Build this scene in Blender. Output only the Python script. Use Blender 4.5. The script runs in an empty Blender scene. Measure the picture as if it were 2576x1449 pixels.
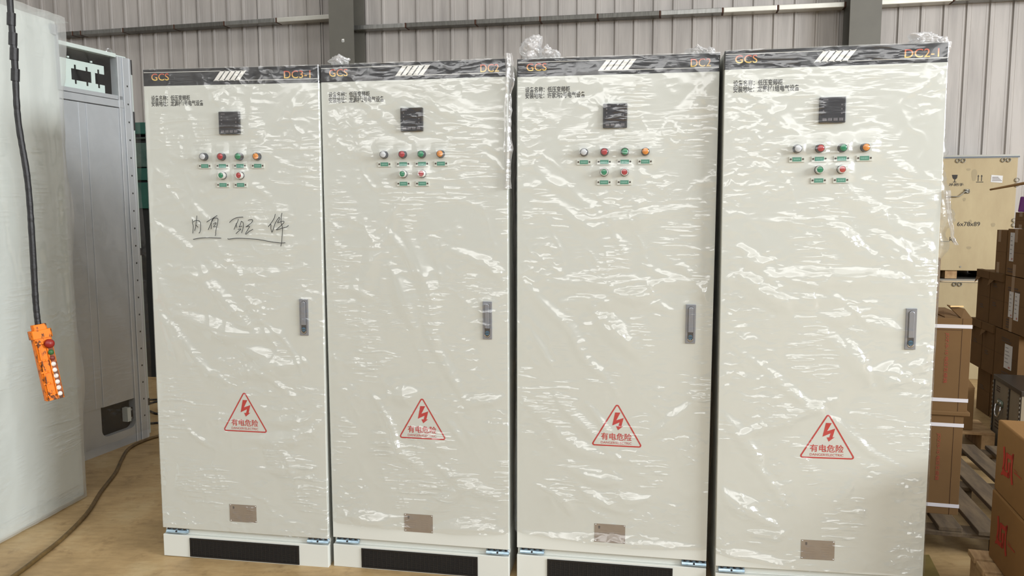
import bpy, bmesh, math, random
import numpy as np
from mathutils import Vector, Matrix, Euler

SC = bpy.context.scene
COL = SC.collection
PI = math.pi

# ---------------------------------------------------------------- camera
F_PX, PITCH, ROLL, CAM_H = 1950.0, 0.10416, -0.00268, 1.6054
_f = Vector((0, math.cos(PITCH), -math.sin(PITCH)))
_r0 = Vector((1, 0, 0)); _u0 = _r0.cross(_f)
_r = math.cos(ROLL) * _r0 + math.sin(ROLL) * _u0
_u = -math.sin(ROLL) * _r0 + math.cos(ROLL) * _u0
cam_data = bpy.data.cameras.new('camera')
cam = bpy.data.objects.new('camera', cam_data); COL.objects.link(cam)
cam_data.sensor_width = 36.0; cam_data.lens = 36.0 * F_PX / 2576.0
cam_data.clip_start = 0.05; cam_data.clip_end = 200
m = Matrix((( _r.x, _u.x, -_f.x, 0), (_r.y, _u.y, -_f.y, 0), (_r.z, _u.z, -_f.z, CAM_H), (0, 0, 0, 1)))
cam.matrix_world = m
SC.camera = cam

# ---------------------------------------------------------------- light
SC.view_settings.view_transform = 'Standard'
SC.view_settings.look = 'None'
SC.view_settings.gamma = 1.0
SC.view_settings.use_curve_mapping = False
SC.view_settings.exposure = -0.25
SC.cycles.transparent_max_bounces = 12
SC.cycles.max_bounces = 6
SC.cycles.diffuse_bounces = 3
SC.cycles.glossy_bounces = 3
SC.cycles.caustics_reflective = False
SC.cycles.caustics_refractive = False
world = bpy.data.worlds.new('overcast_sky'); SC.world = world
world.use_nodes = True
wb = world.node_tree.nodes['Background']
wb.inputs['Color'].default_value = (0.86, 0.93, 1.0, 1)
wb.inputs['Strength'].default_value = 0.32

def area_light(name, loc, target, sx, sy, power, color):
    d = bpy.data.lights.new(name, 'AREA'); d.shape = 'RECTANGLE'; d.size = sx; d.size_y = sy
    d.energy = power; d.color = color
    o = bpy.data.objects.new(name, d); COL.objects.link(o); o.location = loc
    v = Vector(target) - Vector(loc)
    o.rotation_euler = v.to_track_quat('-Z', 'Y').to_euler()
    return o
# daylight from unseen clerestory, front roof light and window band, shaped for film highlights
area_light('clerestory_daylight', (0.0, -8.5, 6.3), (0.0, 2.0, 3.9), 19.0, 2.7, 900, (1.0, 0.995, 0.98))
area_light('front_roof_light_daylight', (0.5, -5.2, 7.75), (0.5, -4.8, 0), 18.0, 6.4, 640, (1.0, 0.995, 0.98))
area_light('added_rear_wall_light', (-0.4, 6.6, 7.7), (-0.4, 7.8, 0), 19.0, 0.8, 180, (1.0, 0.98, 0.97))  # unseen light added to brighten the back wall
area_light('window_band_daylight', (9.7, -1.2, 4.0), (-2.4, 2.0, 3.0), 5.6, 2.4, 2350, (0.94, 0.97, 1.0))

# ---------------------------------------------------------------- materials
MATS = {}
def _nodes(name):
    mt = bpy.data.materials.new(name); mt.use_nodes = True
    nt = mt.node_tree
    return mt, nt, nt.nodes, nt.links, nt.nodes['Principled BSDF']

def lin(c):
    return tuple(((v / 12.92) if v <= 0.04045 else ((v + 0.055) / 1.055) ** 2.4) for v in c)

def rgb(r, g, b):
    return lin((r / 255.0, g / 255.0, b / 255.0))

def mat(name, col, rough=0.5, metal=0.0, var=0.0, scale=8.0, stretch=(1, 1, 1), col2=None, bump=0.0, bscale=60.0, coat=0.0, spec=0.5, lo=0.35, hi=0.7):
    """Principled surface whose colour drifts between col and col2 with a noise in object space."""
    if name in MATS: return MATS[name]
    mt, nt, N, L, P = _nodes(name)
    P.inputs['Roughness'].default_value = rough
    P.inputs['Metallic'].default_value = metal
    P.inputs['Specular IOR Level'].default_value = spec
    if coat: P.inputs['Coat Weight'].default_value = coat
    tc = N.new('ShaderNodeTexCoord')
    if var or col2:
        c2 = col2 if col2 else tuple(max(0, v * (1 - var)) for v in col)
        mp = N.new('ShaderNodeMapping'); mp.inputs['Scale'].default_value = stretch
        L.new(tc.outputs['Object'], mp.inputs['Vector'])
        nz = N.new('ShaderNodeTexNoise'); nz.inputs['Scale'].default_value = scale; nz.inputs['Detail'].default_value = 6
        nz.inputs['Roughness'].default_value = 0.62
        L.new(mp.outputs[0], nz.inputs['Vector'])
        cr = N.new('ShaderNodeValToRGB')
        cr.color_ramp.elements[0].position = lo; cr.color_ramp.elements[0].color = (*col, 1)
        cr.color_ramp.elements[1].position = hi; cr.color_ramp.elements[1].color = (*c2, 1)
        L.new(nz.outputs['Fac'], cr.inputs['Fac']); L.new(cr.outputs[0], P.inputs['Base Color'])
    else:
        P.inputs['Base Color'].default_value = (*col, 1)
    if bump:
        nb = N.new('ShaderNodeTexNoise'); nb.inputs['Scale'].default_value = bscale; nb.inputs['Detail'].default_value = 5
        L.new(tc.outputs['Object'], nb.inputs['Vector'])
        bp = N.new('ShaderNodeBump'); bp.inputs['Strength'].default_value = bump; bp.inputs['Distance'].default_value = 0.01
        L.new(nb.outputs['Fac'], bp.inputs['Height']); L.new(bp.outputs[0], P.inputs['Normal'])
    MATS[name] = mt
    return mt

def film_mat(name, haze=0.08, refl=2.2, wr=1.0, rough=0.19, bump=0.0025, loose=0.62, cap=0.14, tint=(0.962, 0.965, 0.96), hcol=(0.9, 0.9, 0.88)):
    """Clear wrinkled polythene: transparent, a little milky, glossy on its creases."""
    if name in MATS: return MATS[name]
    mt = bpy.data.materials.new(name); mt.use_nodes = True
    nt = mt.node_tree; N = nt.nodes; L = nt.links; N.clear()
    out = N.new('ShaderNodeOutputMaterial')
    tc = N.new('ShaderNodeTexCoord'); oi = N.new('ShaderNodeObjectInfo')
    mul = N.new('ShaderNodeMath'); mul.operation = 'MULTIPLY'; mul.inputs[1].default_value = 37.0
    L.new(oi.outputs['Random'], mul.inputs[0])
    add = N.new('ShaderNodeVectorMath'); add.operation = 'ADD'
    L.new(tc.outputs['Object'], add.inputs[0]); L.new(mul.outputs[0], add.inputs[1])
    def noise(scale, sx, sz, detail, rough_, dist=0.0, sy=1.0, rot=0.0):
        mp = N.new('ShaderNodeMapping'); mp.inputs['Scale'].default_value = (sx, sy, sz)
        mp.inputs['Rotation'].default_value = (0, rot, 0)
        L.new(add.outputs[0], mp.inputs['Vector'])
        nz = N.new('ShaderNodeTexNoise'); nz.inputs['Scale'].default_value = scale
        nz.inputs['Detail'].default_value = detail; nz.inputs['Roughness'].default_value = rough_
        nz.inputs['Distortion'].default_value = dist
        L.new(mp.outputs[0], nz.inputs['Vector'])
        return nz.outputs['Fac']
    def M(op, a, b=None, clamp=False):
        n = N.new('ShaderNodeMath'); n.operation = op; n.use_clamp = clamp
        for i, v in enumerate((a, b)):
            if v is None: continue
            if isinstance(v, (int, float)): n.inputs[i].default_value = v
            else: L.new(v, n.inputs[i])
        return n.outputs[0]
    def ridge(x, p):
        a = M('ABSOLUTE', M('SUBTRACT', x, 0.5))
        return M('POWER', M('SUBTRACT', 1.0, M('MULTIPLY', a, 4.0), True), p)
    def step(x, lo, hi):
        n = N.new('ShaderNodeMapRange'); n.inputs['From Min'].default_value = lo; n.inputs['From Max'].default_value = hi
        L.new(x, n.inputs['Value']); return n.outputs[0]
    streak = ridge(noise(1.0, 8, 52, 2.0, 0.55, 0.0, sy=8, rot=0.07), 1.3)
    diag = ridge(noise(1.0, 4, 24, 2.0, 0.5, 0.0, sy=4, rot=0.55), 2.0)
    cn = noise(16.0, 1, 1, 2.0, 0.55, 0.0)
    crump = ridge(cn, 2.0)
    m1 = step(noise(3.4, 1, 1.5, 1.0, 0.6), 0.48, 0.65)
    n2 = noise(3.6, 1.3, 1, 1.0, 0.5, 0.0, sy=2.0)
    m2 = step(n2, 0.50, 0.66)
    m3 = step(n2, 0.48, 0.34)
    vo = N.new('ShaderNodeTexVoronoi'); vo.inputs['Scale'].default_value = 1.0
    vm = N.new('ShaderNodeMapping'); vm.inputs['Scale'].default_value = (13, 13, 34); vm.inputs['Rotation'].default_value = (0, 0.25, 0)
    va = N.new('ShaderNodeVectorMath'); va.operation = 'ADD'
    L.new(add.outputs[0], va.inputs[0]); L.new(M('MULTIPLY', cn, 0.06), va.inputs[1])
    L.new(va.outputs[0], vm.inputs['Vector']); L.new(vm.outputs[0], vo.inputs['Vector'])
    facet = M('MULTIPLY', vo.outputs['Distance'], m2)
    h = M('MULTIPLY', M('MULTIPLY', streak, m1), 0.30 * wr)
    h = M('ADD', h, M('ADD', M('MULTIPLY', M('MULTIPLY', crump, m3), 0.6 * wr), M('MULTIPLY', facet, 2.6 * wr)))
    h = M('ADD', h, M('MULTIPLY', M('MULTIPLY', diag, m3), 2.1 * wr))
    sz = N.new('ShaderNodeSeparateXYZ'); L.new(tc.outputs['Object'], sz.inputs[0])
    h = M('MULTIPLY', h, M('SUBTRACT', 1.9, M('MULTIPLY', sz.outputs['Z'], loose)))
    bp = N.new('ShaderNodeBump'); bp.inputs['Strength'].default_value = 1.0; bp.inputs['Distance'].default_value = bump
    L.new(h, bp.inputs['Height'])
    fr = N.new('ShaderNodeFresnel'); fr.inputs['IOR'].default_value = 1.5; L.new(bp.outputs[0], fr.inputs['Normal'])
    fac = M('MINIMUM', M('MULTIPLY', fr.outputs[0], refl), cap)
    tr = N.new('ShaderNodeBsdfTransparent'); tr.inputs['Color'].default_value = (*tint, 1)
    df = N.new('ShaderNodeBsdfDiffuse'); df.inputs['Color'].default_value = (*hcol, 1); L.new(bp.outputs[0], df.inputs['Normal'])
    tl = N.new('ShaderNodeBsdfTranslucent'); tl.inputs['Color'].default_value = (*hcol, 1)
    dm = N.new('ShaderNodeMixShader'); dm.inputs[0].default_value = 0.4
    L.new(df.outputs[0], dm.inputs[1]); L.new(tl.outputs[0], dm.inputs[2])
    ms = N.new('ShaderNodeMixShader'); ms.inputs[0].default_value = haze
    L.new(tr.outputs[0], ms.inputs[1]); L.new(dm.outputs[0], ms.inputs[2])
    gl = N.new('ShaderNodeBsdfGlossy'); gl.inputs['Roughness'].default_value = rough; gl.inputs['Color'].default_value = (1, 1, 1, 1)
    L.new(bp.outputs[0], gl.inputs['Normal'])
    mx = N.new('ShaderNodeMixShader'); L.new(fac, mx.inputs[0])
    L.new(ms.outputs[0], mx.inputs[1]); L.new(gl.outputs[0], mx.inputs[2])
    L.new(mx.outputs[0], out.inputs['Surface'])
    MATS[name] = mt
    return mt

# ---------------------------------------------------------------- mesh helpers
class MB:
    """Collects faces (with a material slot each) and links them as one mesh object."""
    def __init__(s): s.v = []; s.f = []; s.m = []
    def add(s, vs, fs, mi=0):
        o = len(s.v); s.v += [tuple(v) for v in vs]
        for f in fs: s.f.append([o + i for i in f]); s.m.append(mi)
        return s
    def box(s, x0, x1, y0, y1, z0, z1, mi=0):
        vs = [(x, y, z) for z in (z0, z1) for y in (y0, y1) for x in (x0, x1)]
        return s.add(vs, [(0, 2, 3, 1), (4, 5, 7, 6), (0, 1, 5, 4), (2, 6, 7, 3), (0, 4, 6, 2), (1, 3, 7, 5)], mi)
    def obox(s, o, ax, ay, az, mi=0):
        o, ax, ay, az = map(Vector, (o, ax, ay, az))
        vs = [o + ax * i + ay * j + az * k for k in (0, 1) for j in (0, 1) for i in (0, 1)]
        return s.add(vs, [(0, 2, 3, 1), (4, 5, 7, 6), (0, 1, 5, 4), (2, 6, 7, 3), (0, 4, 6, 2), (1, 3, 7, 5)], mi)
    def cyl(s, c, axis, r, h, n=24, r2=None, mi=0, cap=True):
        c = Vector(c); a = Vector(axis).normalized(); r2 = r if r2 is None else r2
        t = a.orthogonal().normalized(); b = a.cross(t)
        vs = []
        for k, rr in ((0, r), (1, r2)):
            for i in range(n):
                q = 2 * PI * i / n
                vs.append(c + a * (h * k) + (t * math.cos(q) + b * math.sin(q)) * rr)
        fs = [(i, (i + 1) % n, n + (i + 1) % n, n + i) for i in range(n)]
        if cap: fs += [tuple(range(n))[::-1], tuple(range(n, 2 * n))]
        return s.add(vs, fs, mi)
    def lathe(s, c, axis, prof, n=24, mi=0):
        """prof: list of (radius, distance along axis)."""
        c = Vector(c); a = Vector(axis).normalized(); t = a.orthogonal().normalized(); b = a.cross(t)
        vs = []; fs = []
        for (r, h) in prof:
            for i in range(n):
                q = 2 * PI * i / n
                vs.append(c + a * h + (t * math.cos(q) + b * math.sin(q)) * max(r, 1e-5))
        for k in range(len(prof) - 1):
            for i in range(n):
                j = (i + 1) % n
                fs.append((k * n + i, k * n + j, (k + 1) * n + j, (k + 1) * n + i))
        fs.append(tuple(range((len(prof) - 1) * n, len(prof) * n)))
        return s.add(vs, fs, mi)
    def tube(s, pts, r, n=8, mi=0, radii=None):
        pts = [Vector(p) for p in pts]; vs = []; fs = []
        up = None
        for i, p in enumerate(pts):
            d = (pts[min(i + 1, len(pts) - 1)] - pts[max(i - 1, 0)])
            if d.length < 1e-9: d = Vector((0, 0, 1))
            d.normalize()
            if up is None: up = d.orthogonal().normalized()
            up = (up - d * up.dot(d)); up = up.normalized() if up.length > 1e-6 else d.orthogonal().normalized()
            b = d.cross(up); rr = radii[i] if radii else r
            for k in range(n):
                q = 2 * PI * k / n; vs.append(p + (up * math.cos(q) + b * math.sin(q)) * rr)
        for i in range(len(pts) - 1):
            for k in range(n):
                k2 = (k + 1) % n
                fs.append((i * n + k, i * n + k2, (i + 1) * n + k2, (i + 1) * n + k))
        fs += [tuple(range(n))[::-1], tuple(range((len(pts) - 1) * n, len(pts) * n))]
        return s.add(vs, fs, mi)
    def prism(s, poly, y0, y1, mi=0):
        """poly in (x, z), extruded from y0 (front) to y1."""
        n = len(poly)
        vs = [(x, y0, z) for x, z in poly] + [(x, y1, z) for x, z in poly]
        fs = [tuple(range(n)), tuple(range(n, 2 * n))[::-1]] + [(i, n + i, n + (i + 1) % n, (i + 1) % n) for i in range(n)]
        return s.add(vs, fs, mi)
    def ribbon(s, pts, w, y, mi=0):
        """a pen stroke of width w along (x, z) points, lying at depth y."""
        vs = []; fs = []
        for i, (x, z) in enumerate(pts):
            a = pts[max(i - 1, 0)]; b = pts[min(i + 1, len(pts) - 1)]
            dx, dz = b[0] - a[0], b[1] - a[1]; l = math.hypot(dx, dz) or 1
            nx, nz = -dz / l * w / 2, dx / l * w / 2
            yy = y(x, z) if callable(y) else y
            vs += [(x + nx, yy, z + nz), (x - nx, yy, z - nz)]
        for i in range(len(pts) - 1): fs.append((2 * i, 2 * i + 1, 2 * i + 3, 2 * i + 2))
        return s.add(vs, fs, mi)
    def mesh(s, name, mats, smooth=False):
        me = bpy.data.meshes.new(name); me.from_pydata(s.v, [], s.f)
        for mt in (mats if isinstance(mats, (list, tuple)) else [mats]): me.materials.append(mt)
        me.polygons.foreach_set('material_index', s.m)
        bm = bmesh.new(); bm.from_mesh(me); bmesh.ops.recalc_face_normals(bm, faces=bm.faces); bm.to_mesh(me); bm.free()
        if smooth: me.polygons.foreach_set('use_smooth', [True] * len(me.polygons))
        me.update(); return me
    def build(s, name, mats, parent=None, smooth=False, bevel=0.0, seg=2, loc=None):
        return link(name, s.mesh(name, mats, smooth), parent, bevel, seg, loc)

def link(name, me, parent=None, bevel=0.0, seg=2, loc=None):
    o = bpy.data.objects.new(name, me); COL.objects.link(o)
    if parent is not None: o.parent = parent
    if loc is not None: o.location = loc
    if bevel:
        b = o.modifiers.new('edge', 'BEVEL'); b.width = bevel; b.segments = seg; b.limit_method = 'ANGLE'; b.angle_limit = 0.7
        b.harden_normals = False
    return o

def tag(o, label=None, cat=None, group=None, kind=None):
    if label: o['label'] = label
    if cat: o['category'] = cat
    if group: o['group'] = group
    if kind: o['kind'] = kind
    return o

def thing(name, label, cat, loc=(0, 0, 0), rot=(0, 0, 0), group=None):
    o = bpy.data.objects.new(name, None); COL.objects.link(o)
    o.empty_display_size = 0.1; o.location = loc; o.rotation_euler = rot
    return tag(o, label, cat, group)

def ray(px):
    return _f + _r * ((px[0] - 1288.0) / F_PX) - _u * ((px[1] - 724.5) / F_PX)
def on_plane(px, P, n):
    """where the line of sight through a pixel of the photo meets a plane of the place."""
    d = ray(px); c = Vector((0, 0, CAM_H)); n = Vector(n)
    return c + d * ((Vector(P) - c).dot(n) / d.dot(n))
def on_floor(px, z=0.0): return on_plane(px, (0, 0, z), (0, 0, 1))

_TXT = {}
def text_shape(body, bold=0.0, thick=0.0):
    """flat lettering from the built-in font, normalised to a unit box; returns verts, faces."""
    key = (body, bold)
    if key in _TXT: return _TXT[key]
    c = bpy.data.curves.new('lettering', 'FONT'); c.body = body; c.offset = bold; c.resolution_u = 4
    o = bpy.data.objects.new('lettering', c); COL.objects.link(o)
    bpy.context.view_layer.update()
    dg = bpy.context.evaluated_depsgraph_get()
    me = o.evaluated_get(dg).to_mesh()
    v = np.array([tuple(q.co) for q in me.vertices]); f = [tuple(p.vertices) for p in me.polygons]
    o.evaluated_get(dg).to_mesh_clear()
    bpy.data.objects.remove(o); bpy.data.curves.remove(c)
    lo = v[:, :2].min(0); hi = v[:, :2].max(0)
    w = (v[:, :2] - lo) / (hi - lo)
    _TXT[key] = (w, f); return _TXT[key]

def put_text(mb, body, x0, x1, z0, z1, y, bold=0.0, mi=0, axes=None):
    """lettering stretched to the box x0..x1, z0..z1 at depth y (or mapped by axes(u, v) -> point)."""
    w, f = text_shape(body, bold)
    if axes: vs = [axes(a, b) for a, b in w]
    else: vs = [(x0 + (x1 - x0) * a, y, z0 + (z1 - z0) * b) for a, b in w]
    return mb.add(vs, f, mi)

# numpy value noise for the film's folds
_NT = {}
def vnoise(x, z, seed):
    T = _NT.get(seed)
    if T is None: T = _NT[seed] = np.random.RandomState(seed).rand(256, 256)
    xi = np.floor(x).astype(int); zi = np.floor(z).astype(int); fx = x - xi; fz = z - zi
    fx = fx * fx * (3 - 2 * fx); fz = fz * fz * (3 - 2 * fz)
    g = lambda a, b: T[a % 256, b % 256]
    return (g(xi, zi) * (1 - fx) + g(xi + 1, zi) * fx) * (1 - fz) + (g(xi, zi + 1) * (1 - fx) + g(xi + 1, zi + 1) * fx) * fz
def fbm(x, z, seed, o=4):
    a = 0; s = 0.5
    for k in range(o): a = a + s * (vnoise(x * 2 ** k, z * 2 ** k, seed + k) - 0.5); s *= 0.5
    return a
def catmull(pts, n=8):
    p = [pts[0]] + list(pts) + [pts[-1]]; out = []
    for i in range(1, len(p) - 2):
        for k in range(n):
            t = k / n
            out.append(tuple(0.5 * ((2 * b) + (c - a) * t + (2 * a - 5 * b + 4 * c - d) * t * t + (3 * b - a - 3 * c + d) * t ** 3)
                             for a, b, c, d in zip(p[i - 1], p[i], p[i + 1], p[i + 2])))
    out.append(tuple(pts[-1])); return out

# ================================================================ palette
M_PAINT = mat('cabinet_grey_paint', rgb(211, 214, 208), 0.42, bump=0.03, bscale=400)
M_PAINT_IN = mat('cabinet_inner_paint', rgb(190, 193, 188), 0.5)
M_BAND = mat('black_header_paint', rgb(30, 30, 34), 0.5, spec=.25)
M_WHITE = mat('white_print', rgb(236, 236, 232), 0.5)
M_BLACK = mat('black_plastic', rgb(30, 29, 33), 0.35)
M_INK = mat('black_ink', rgb(38, 38, 36), 0.6)
M_PEN = mat('marker_ink', rgb(38, 40, 44), 0.5)
M_RED = mat('red_print', rgb(190, 30, 34), 0.5)
M_ZINC = mat('zinc_plated_steel', rgb(188, 212, 226), 0.3, 0.55, col2=rgb(130, 156, 176), scale=30, stretch=(1, 1, 4))
M_HANDLE = mat('grey_cast_handle', rgb(150, 155, 166), 0.34, 0.55)
M_CHROME = mat('bright_chrome', rgb(225, 228, 232), 0.1, 1.0)
M_LOCK = mat('blue_lock_core', rgb(44, 96, 124), 0.35)
M_PLATE = mat('etched_nameplate_metal', rgb(158, 146, 134), 0.4, 0.35, var=0.12, scale=6)
M_GRILLE = mat('black_grille_plastic', rgb(20, 19, 20), 0.45)
M_LABEL = mat('clear_white_label_holder', rgb(214, 218, 212), 0.25)
M_TEAL = mat('teal_label_insert', rgb(62, 140, 122), 0.5)
M_TEALTXT = mat('pale_label_lettering', rgb(128, 186, 172), 0.5)
M_SCREEN = mat('meter_window', rgb(44, 42, 46), 0.08)
M_METERKEY = mat('meter_keys', rgb(98, 94, 98), 0.4)
def lens(n, c): return mat('lens_' + n, c, 0.12, coat=0.6)
LENS = {'white': lens('white', rgb(206, 209, 214)), 'red': lens('red', rgb(176, 40, 44)), 'green': lens('green', rgb(10, 132, 88)),
        'amber': lens('amber', rgb(226, 140, 34))}
M_RIM = mat('dark_lamp_rim', rgb(60, 62, 70), 0.3, 0.3)
M_PUSH_RIM = mat('white_button_rim', rgb(226, 226, 222), 0.2, 0.2)

def gold_mat():
    mt, nt, N, L, P = _nodes('red_to_gold_print')
    tc = N.new('ShaderNodeTexCoord'); sp = N.new('ShaderNodeSeparateXYZ'); cr = N.new('ShaderNodeValToRGB')
    L.new(tc.outputs['Generated'], sp.inputs[0]); L.new(sp.outputs['Z'], cr.inputs['Fac']); L.new(cr.outputs[0], P.inputs['Base Color'])
    e = cr.color_ramp.elements; e[0].position = 0.1; e[0].color = (*rgb(240, 206, 104), 1); e[1].position = 0.95; e[1].color = (*rgb(200, 74, 60), 1)
    x = cr.color_ramp.elements.new(0.6); x.color = (*rgb(226, 150, 84), 1)
    P.inputs['Roughness'].default_value = 0.4
    return mt
M_GOLD = gold_mat()
M_FILM = film_mat('clear_polythene_film', 0.035, 1.9, 1.0)
M_FILM_KNOT = film_mat('bunched_polythene_film', 0.38, 2.6, 1.3, 0.14, hcol=(0.93, 0.92, 0.93))

FOLDS = {0:[[[0.024,1.543],[0.124,1.471],[0.212,1.411]],[[0.237,1.356],[0.29,1.261],[0.393,1.152],[0.48,1.075]],[[0.021,1.33],[0.053,1.234],[0.08,1.15]],[[0.097,1.133],[0.241,1.086],[0.36,1.049],[0.509,1.048],[0.603,1.062]],[[0.101,1.088],[0.164,0.981],[0.245,0.886],[0.352,0.827]],[[0.406,0.994],[0.506,0.958],[0.617,0.914]],[[0.384,0.868],[0.504,0.89],[0.617,0.911],[0.705,0.936]],[[0.271,1.384],[0.352,1.324],[0.575,1.317],[0.721,1.357]],[[0.507,2.113],[0.495,1.941],[0.479,1.825]],[[0.735,2.109],[0.653,2.008],[0.55,1.883]],[[0.303,2.019],[0.349,2.076],[0.382,2.116]],[[0.509,0.667],[0.563,0.659],[0.682,0.67],[0.79,0.746]],[[0.42,0.575],[0.55,0.576],[0.68,0.595],[0.789,0.67]]],1:[[[0.102,2.144],[0.422,1.978],[0.783,1.763]],[[0.146,2.142],[0.484,2.0],[0.783,1.827]],[[0.051,2.145],[0.36,1.921],[0.692,1.653]],[[0.424,2.071],[0.545,2.021],[0.712,1.977]],[[0.196,2.123],[0.515,2.022],[0.754,1.89]],[[0.077,2.139],[0.298,1.957],[0.542,1.742]],[[0.13,2.02],[0.19,1.865],[0.281,1.685]],[[0.356,1.543],[0.402,1.398],[0.454,1.265],[0.499,1.043]],[[0.301,1.351],[0.362,1.181],[0.403,1.097]],[[0.405,1.229],[0.47,1.06],[0.558,0.891],[0.617,0.78]],[[0.192,1.543],[0.214,1.397],[0.165,1.159]],[[0.282,0.796],[0.343,0.792],[0.417,0.814]],[[0.006,0.259],[0.186,0.242],[0.336,0.246]],[[0.417,0.272],[0.54,0.357],[0.66,0.426]],[[0.009,0.216],[0.186,0.207],[0.328,0.203]],[[0.465,0.202],[0.607,0.216],[0.777,0.211]]],2:[[[0.488,2.094],[0.412,1.915],[0.39,1.745]],[[0.488,2.082],[0.5,1.744],[0.511,1.448]],[[0.795,2.127],[0.659,1.935],[0.507,1.725]],[[0.012,1.798],[0.172,1.696],[0.342,1.578]],[[0.012,1.697],[0.14,1.634],[0.293,1.521],[0.393,1.54],[0.803,1.621]],[[0.488,2.094],[0.262,2.112],[0.012,2.113]],[[0.482,2.088],[0.362,2.019],[0.215,1.777]],[[0.007,1.325],[0.111,1.201],[0.222,1.1],[0.275,0.991],[0.37,0.905],[0.422,0.826]],[[0.008,0.8],[0.136,0.707],[0.249,0.591],[0.484,0.551]],[[0.785,1.308],[0.712,1.229]],[[0.797,0.864],[0.646,0.732],[0.526,0.629]],[[0.133,1.297],[0.387,1.294],[0.514,1.332]],[[0.192,1.21],[0.487,1.245],[0.668,1.313]],[[0.316,1.184],[0.462,1.041],[0.52,0.97]],[[0.253,0.435],[0.374,0.36],[0.501,0.328]],[[0.007,0.207],[0.173,0.189],[0.339,0.186],[0.503,0.188],[0.787,0.191]]],3:[[[0.014,2.132],[0.135,2.008],[0.291,1.849],[0.465,1.659],[0.554,1.585],[0.7,1.505],[0.795,1.535]],[[0.333,1.582],[0.411,1.544],[0.501,1.446]],[[0.58,1.818],[0.634,1.746],[0.709,1.721]],[[0.359,1.539],[0.438,1.498],[0.505,1.43],[0.589,1.389]],[[0.572,1.497],[0.683,1.416],[0.781,1.329]],[[0.704,1.516],[0.745,1.449],[0.802,1.416]],[[0.047,1.377],[0.169,1.28],[0.446,1.239]],[[0.007,1.321],[0.365,1.325],[0.56,1.322],[0.801,1.309]],[[0.046,1.055],[0.169,0.971],[0.278,0.874],[0.407,0.785],[0.516,0.703],[0.583,0.641],[0.71,0.581]],[[0.539,1.171],[0.618,1.131],[0.701,1.139]],[[0.398,1.115],[0.492,1.019],[0.56,0.929]],[[0.572,0.964],[0.702,0.946]],[[0.708,0.946],[0.794,1.037]],[[0.016,0.782],[0.128,0.64],[0.185,0.541]],[[-0.002,0.471],[0.087,0.401],[0.226,0.326]],[[0.135,0.289],[0.235,0.281],[0.291,0.313]],[[-0.006,0.199],[0.145,0.178],[0.322,0.142]]]}
HAND = [[[0.2129,1.5538],[0.2125,1.5222],[0.2088,1.4923]],[[0.2162,1.5416],[0.224,1.5478],[0.2392,1.5487],[0.2469,1.5418],[0.2488,1.5278],[0.2472,1.5119],[0.2439,1.4996],[0.2399,1.4943],[0.2375,1.496]],[[0.2338,1.5703],[0.2307,1.5487],[0.2271,1.5293],[0.2181,1.5038]],[[0.2271,1.5311],[0.2316,1.5241],[0.2365,1.5194]],[[0.2787,1.542],[0.3,1.5544],[0.3154,1.5641],[0.3279,1.5715]],[[0.3279,1.5715],[0.3115,1.5597],[0.2993,1.5369],[0.2834,1.5078]],[[0.3001,1.5325],[0.2984,1.5123]],[[0.3001,1.5334],[0.3056,1.5544],[0.319,1.5601],[0.3293,1.5581],[0.3298,1.5476],[0.3254,1.5301],[0.3197,1.502],[0.3152,1.4823]],[[0.3086,1.5334],[0.3182,1.5396],[0.321,1.5379],[0.31,1.5221],[0.3205,1.5248]],[[0.3831,1.541],[0.3975,1.5532],[0.4203,1.563],[0.4483,1.5652]],[[0.4262,1.5569],[0.4215,1.543],[0.4135,1.529],[0.4045,1.5106]],[[0.4157,1.5377],[0.417,1.5203]],[[0.4403,1.5483],[0.4341,1.5309],[0.4292,1.5221],[0.4424,1.5266]],[[0.4384,1.5474],[0.4466,1.5431],[0.4481,1.5327],[0.4447,1.5135],[0.4385,1.4961]],[[0.4223,1.5116],[0.4363,1.5135],[0.4219,1.5011],[0.4123,1.4923]],[[0.4701,1.5511],[0.4832,1.5547],[0.4915,1.5521],[0.4865,1.5417],[0.4713,1.5294],[0.459,1.5232],[0.4768,1.526],[0.4669,1.5102],[0.4575,1.4936],[0.4608,1.4924],[0.4742,1.5033],[0.4921,1.5131]],[[0.5984,1.5795],[0.5905,1.5596],[0.5771,1.5406],[0.5637,1.524]],[[0.5637,1.524],[0.576,1.5345],[0.5763,1.5146],[0.5792,1.5008],[0.5873,1.5147],[0.5954,1.539],[0.6088,1.558],[0.6163,1.5658],[0.6151,1.5546],[0.6074,1.5425],[0.625,1.5469],[0.6351,1.5479],[0.634,1.541],[0.6189,1.527],[0.6001,1.5113],[0.626,1.5185],[0.6463,1.5238],[0.6557,1.5308]],[[0.6284,1.584],[0.6236,1.5633],[0.6239,1.5392],[0.6281,1.5254],[0.6278,1.5012],[0.6248,1.4735],[0.6216,1.4561],[0.6174,1.4405]],[[0.2093,1.4663],[0.2476,1.4729],[0.2894,1.4745],[0.3422,1.4733]],[[0.3731,1.4718],[0.3777,1.4693],[0.4191,1.4732],[0.4861,1.4712],[0.5324,1.4665],[0.5784,1.4588],[0.6206,1.4552],[0.639,1.4563]]]

# protruding fittings of a door: (u, z, half width, half height, stand-off)
US = (0.275, 0.357, 0.4385, 0.520)
PROTRUDE = [(u, 1.8245, .013, .013, .024) for u in US] + [(u, 1.744, .012, .012, .024) for u in US[1:3]] + \
           [(0.398, 1.967, .045, .045, .011), (0.712, 1.133, .016, .075, .009)]

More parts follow.
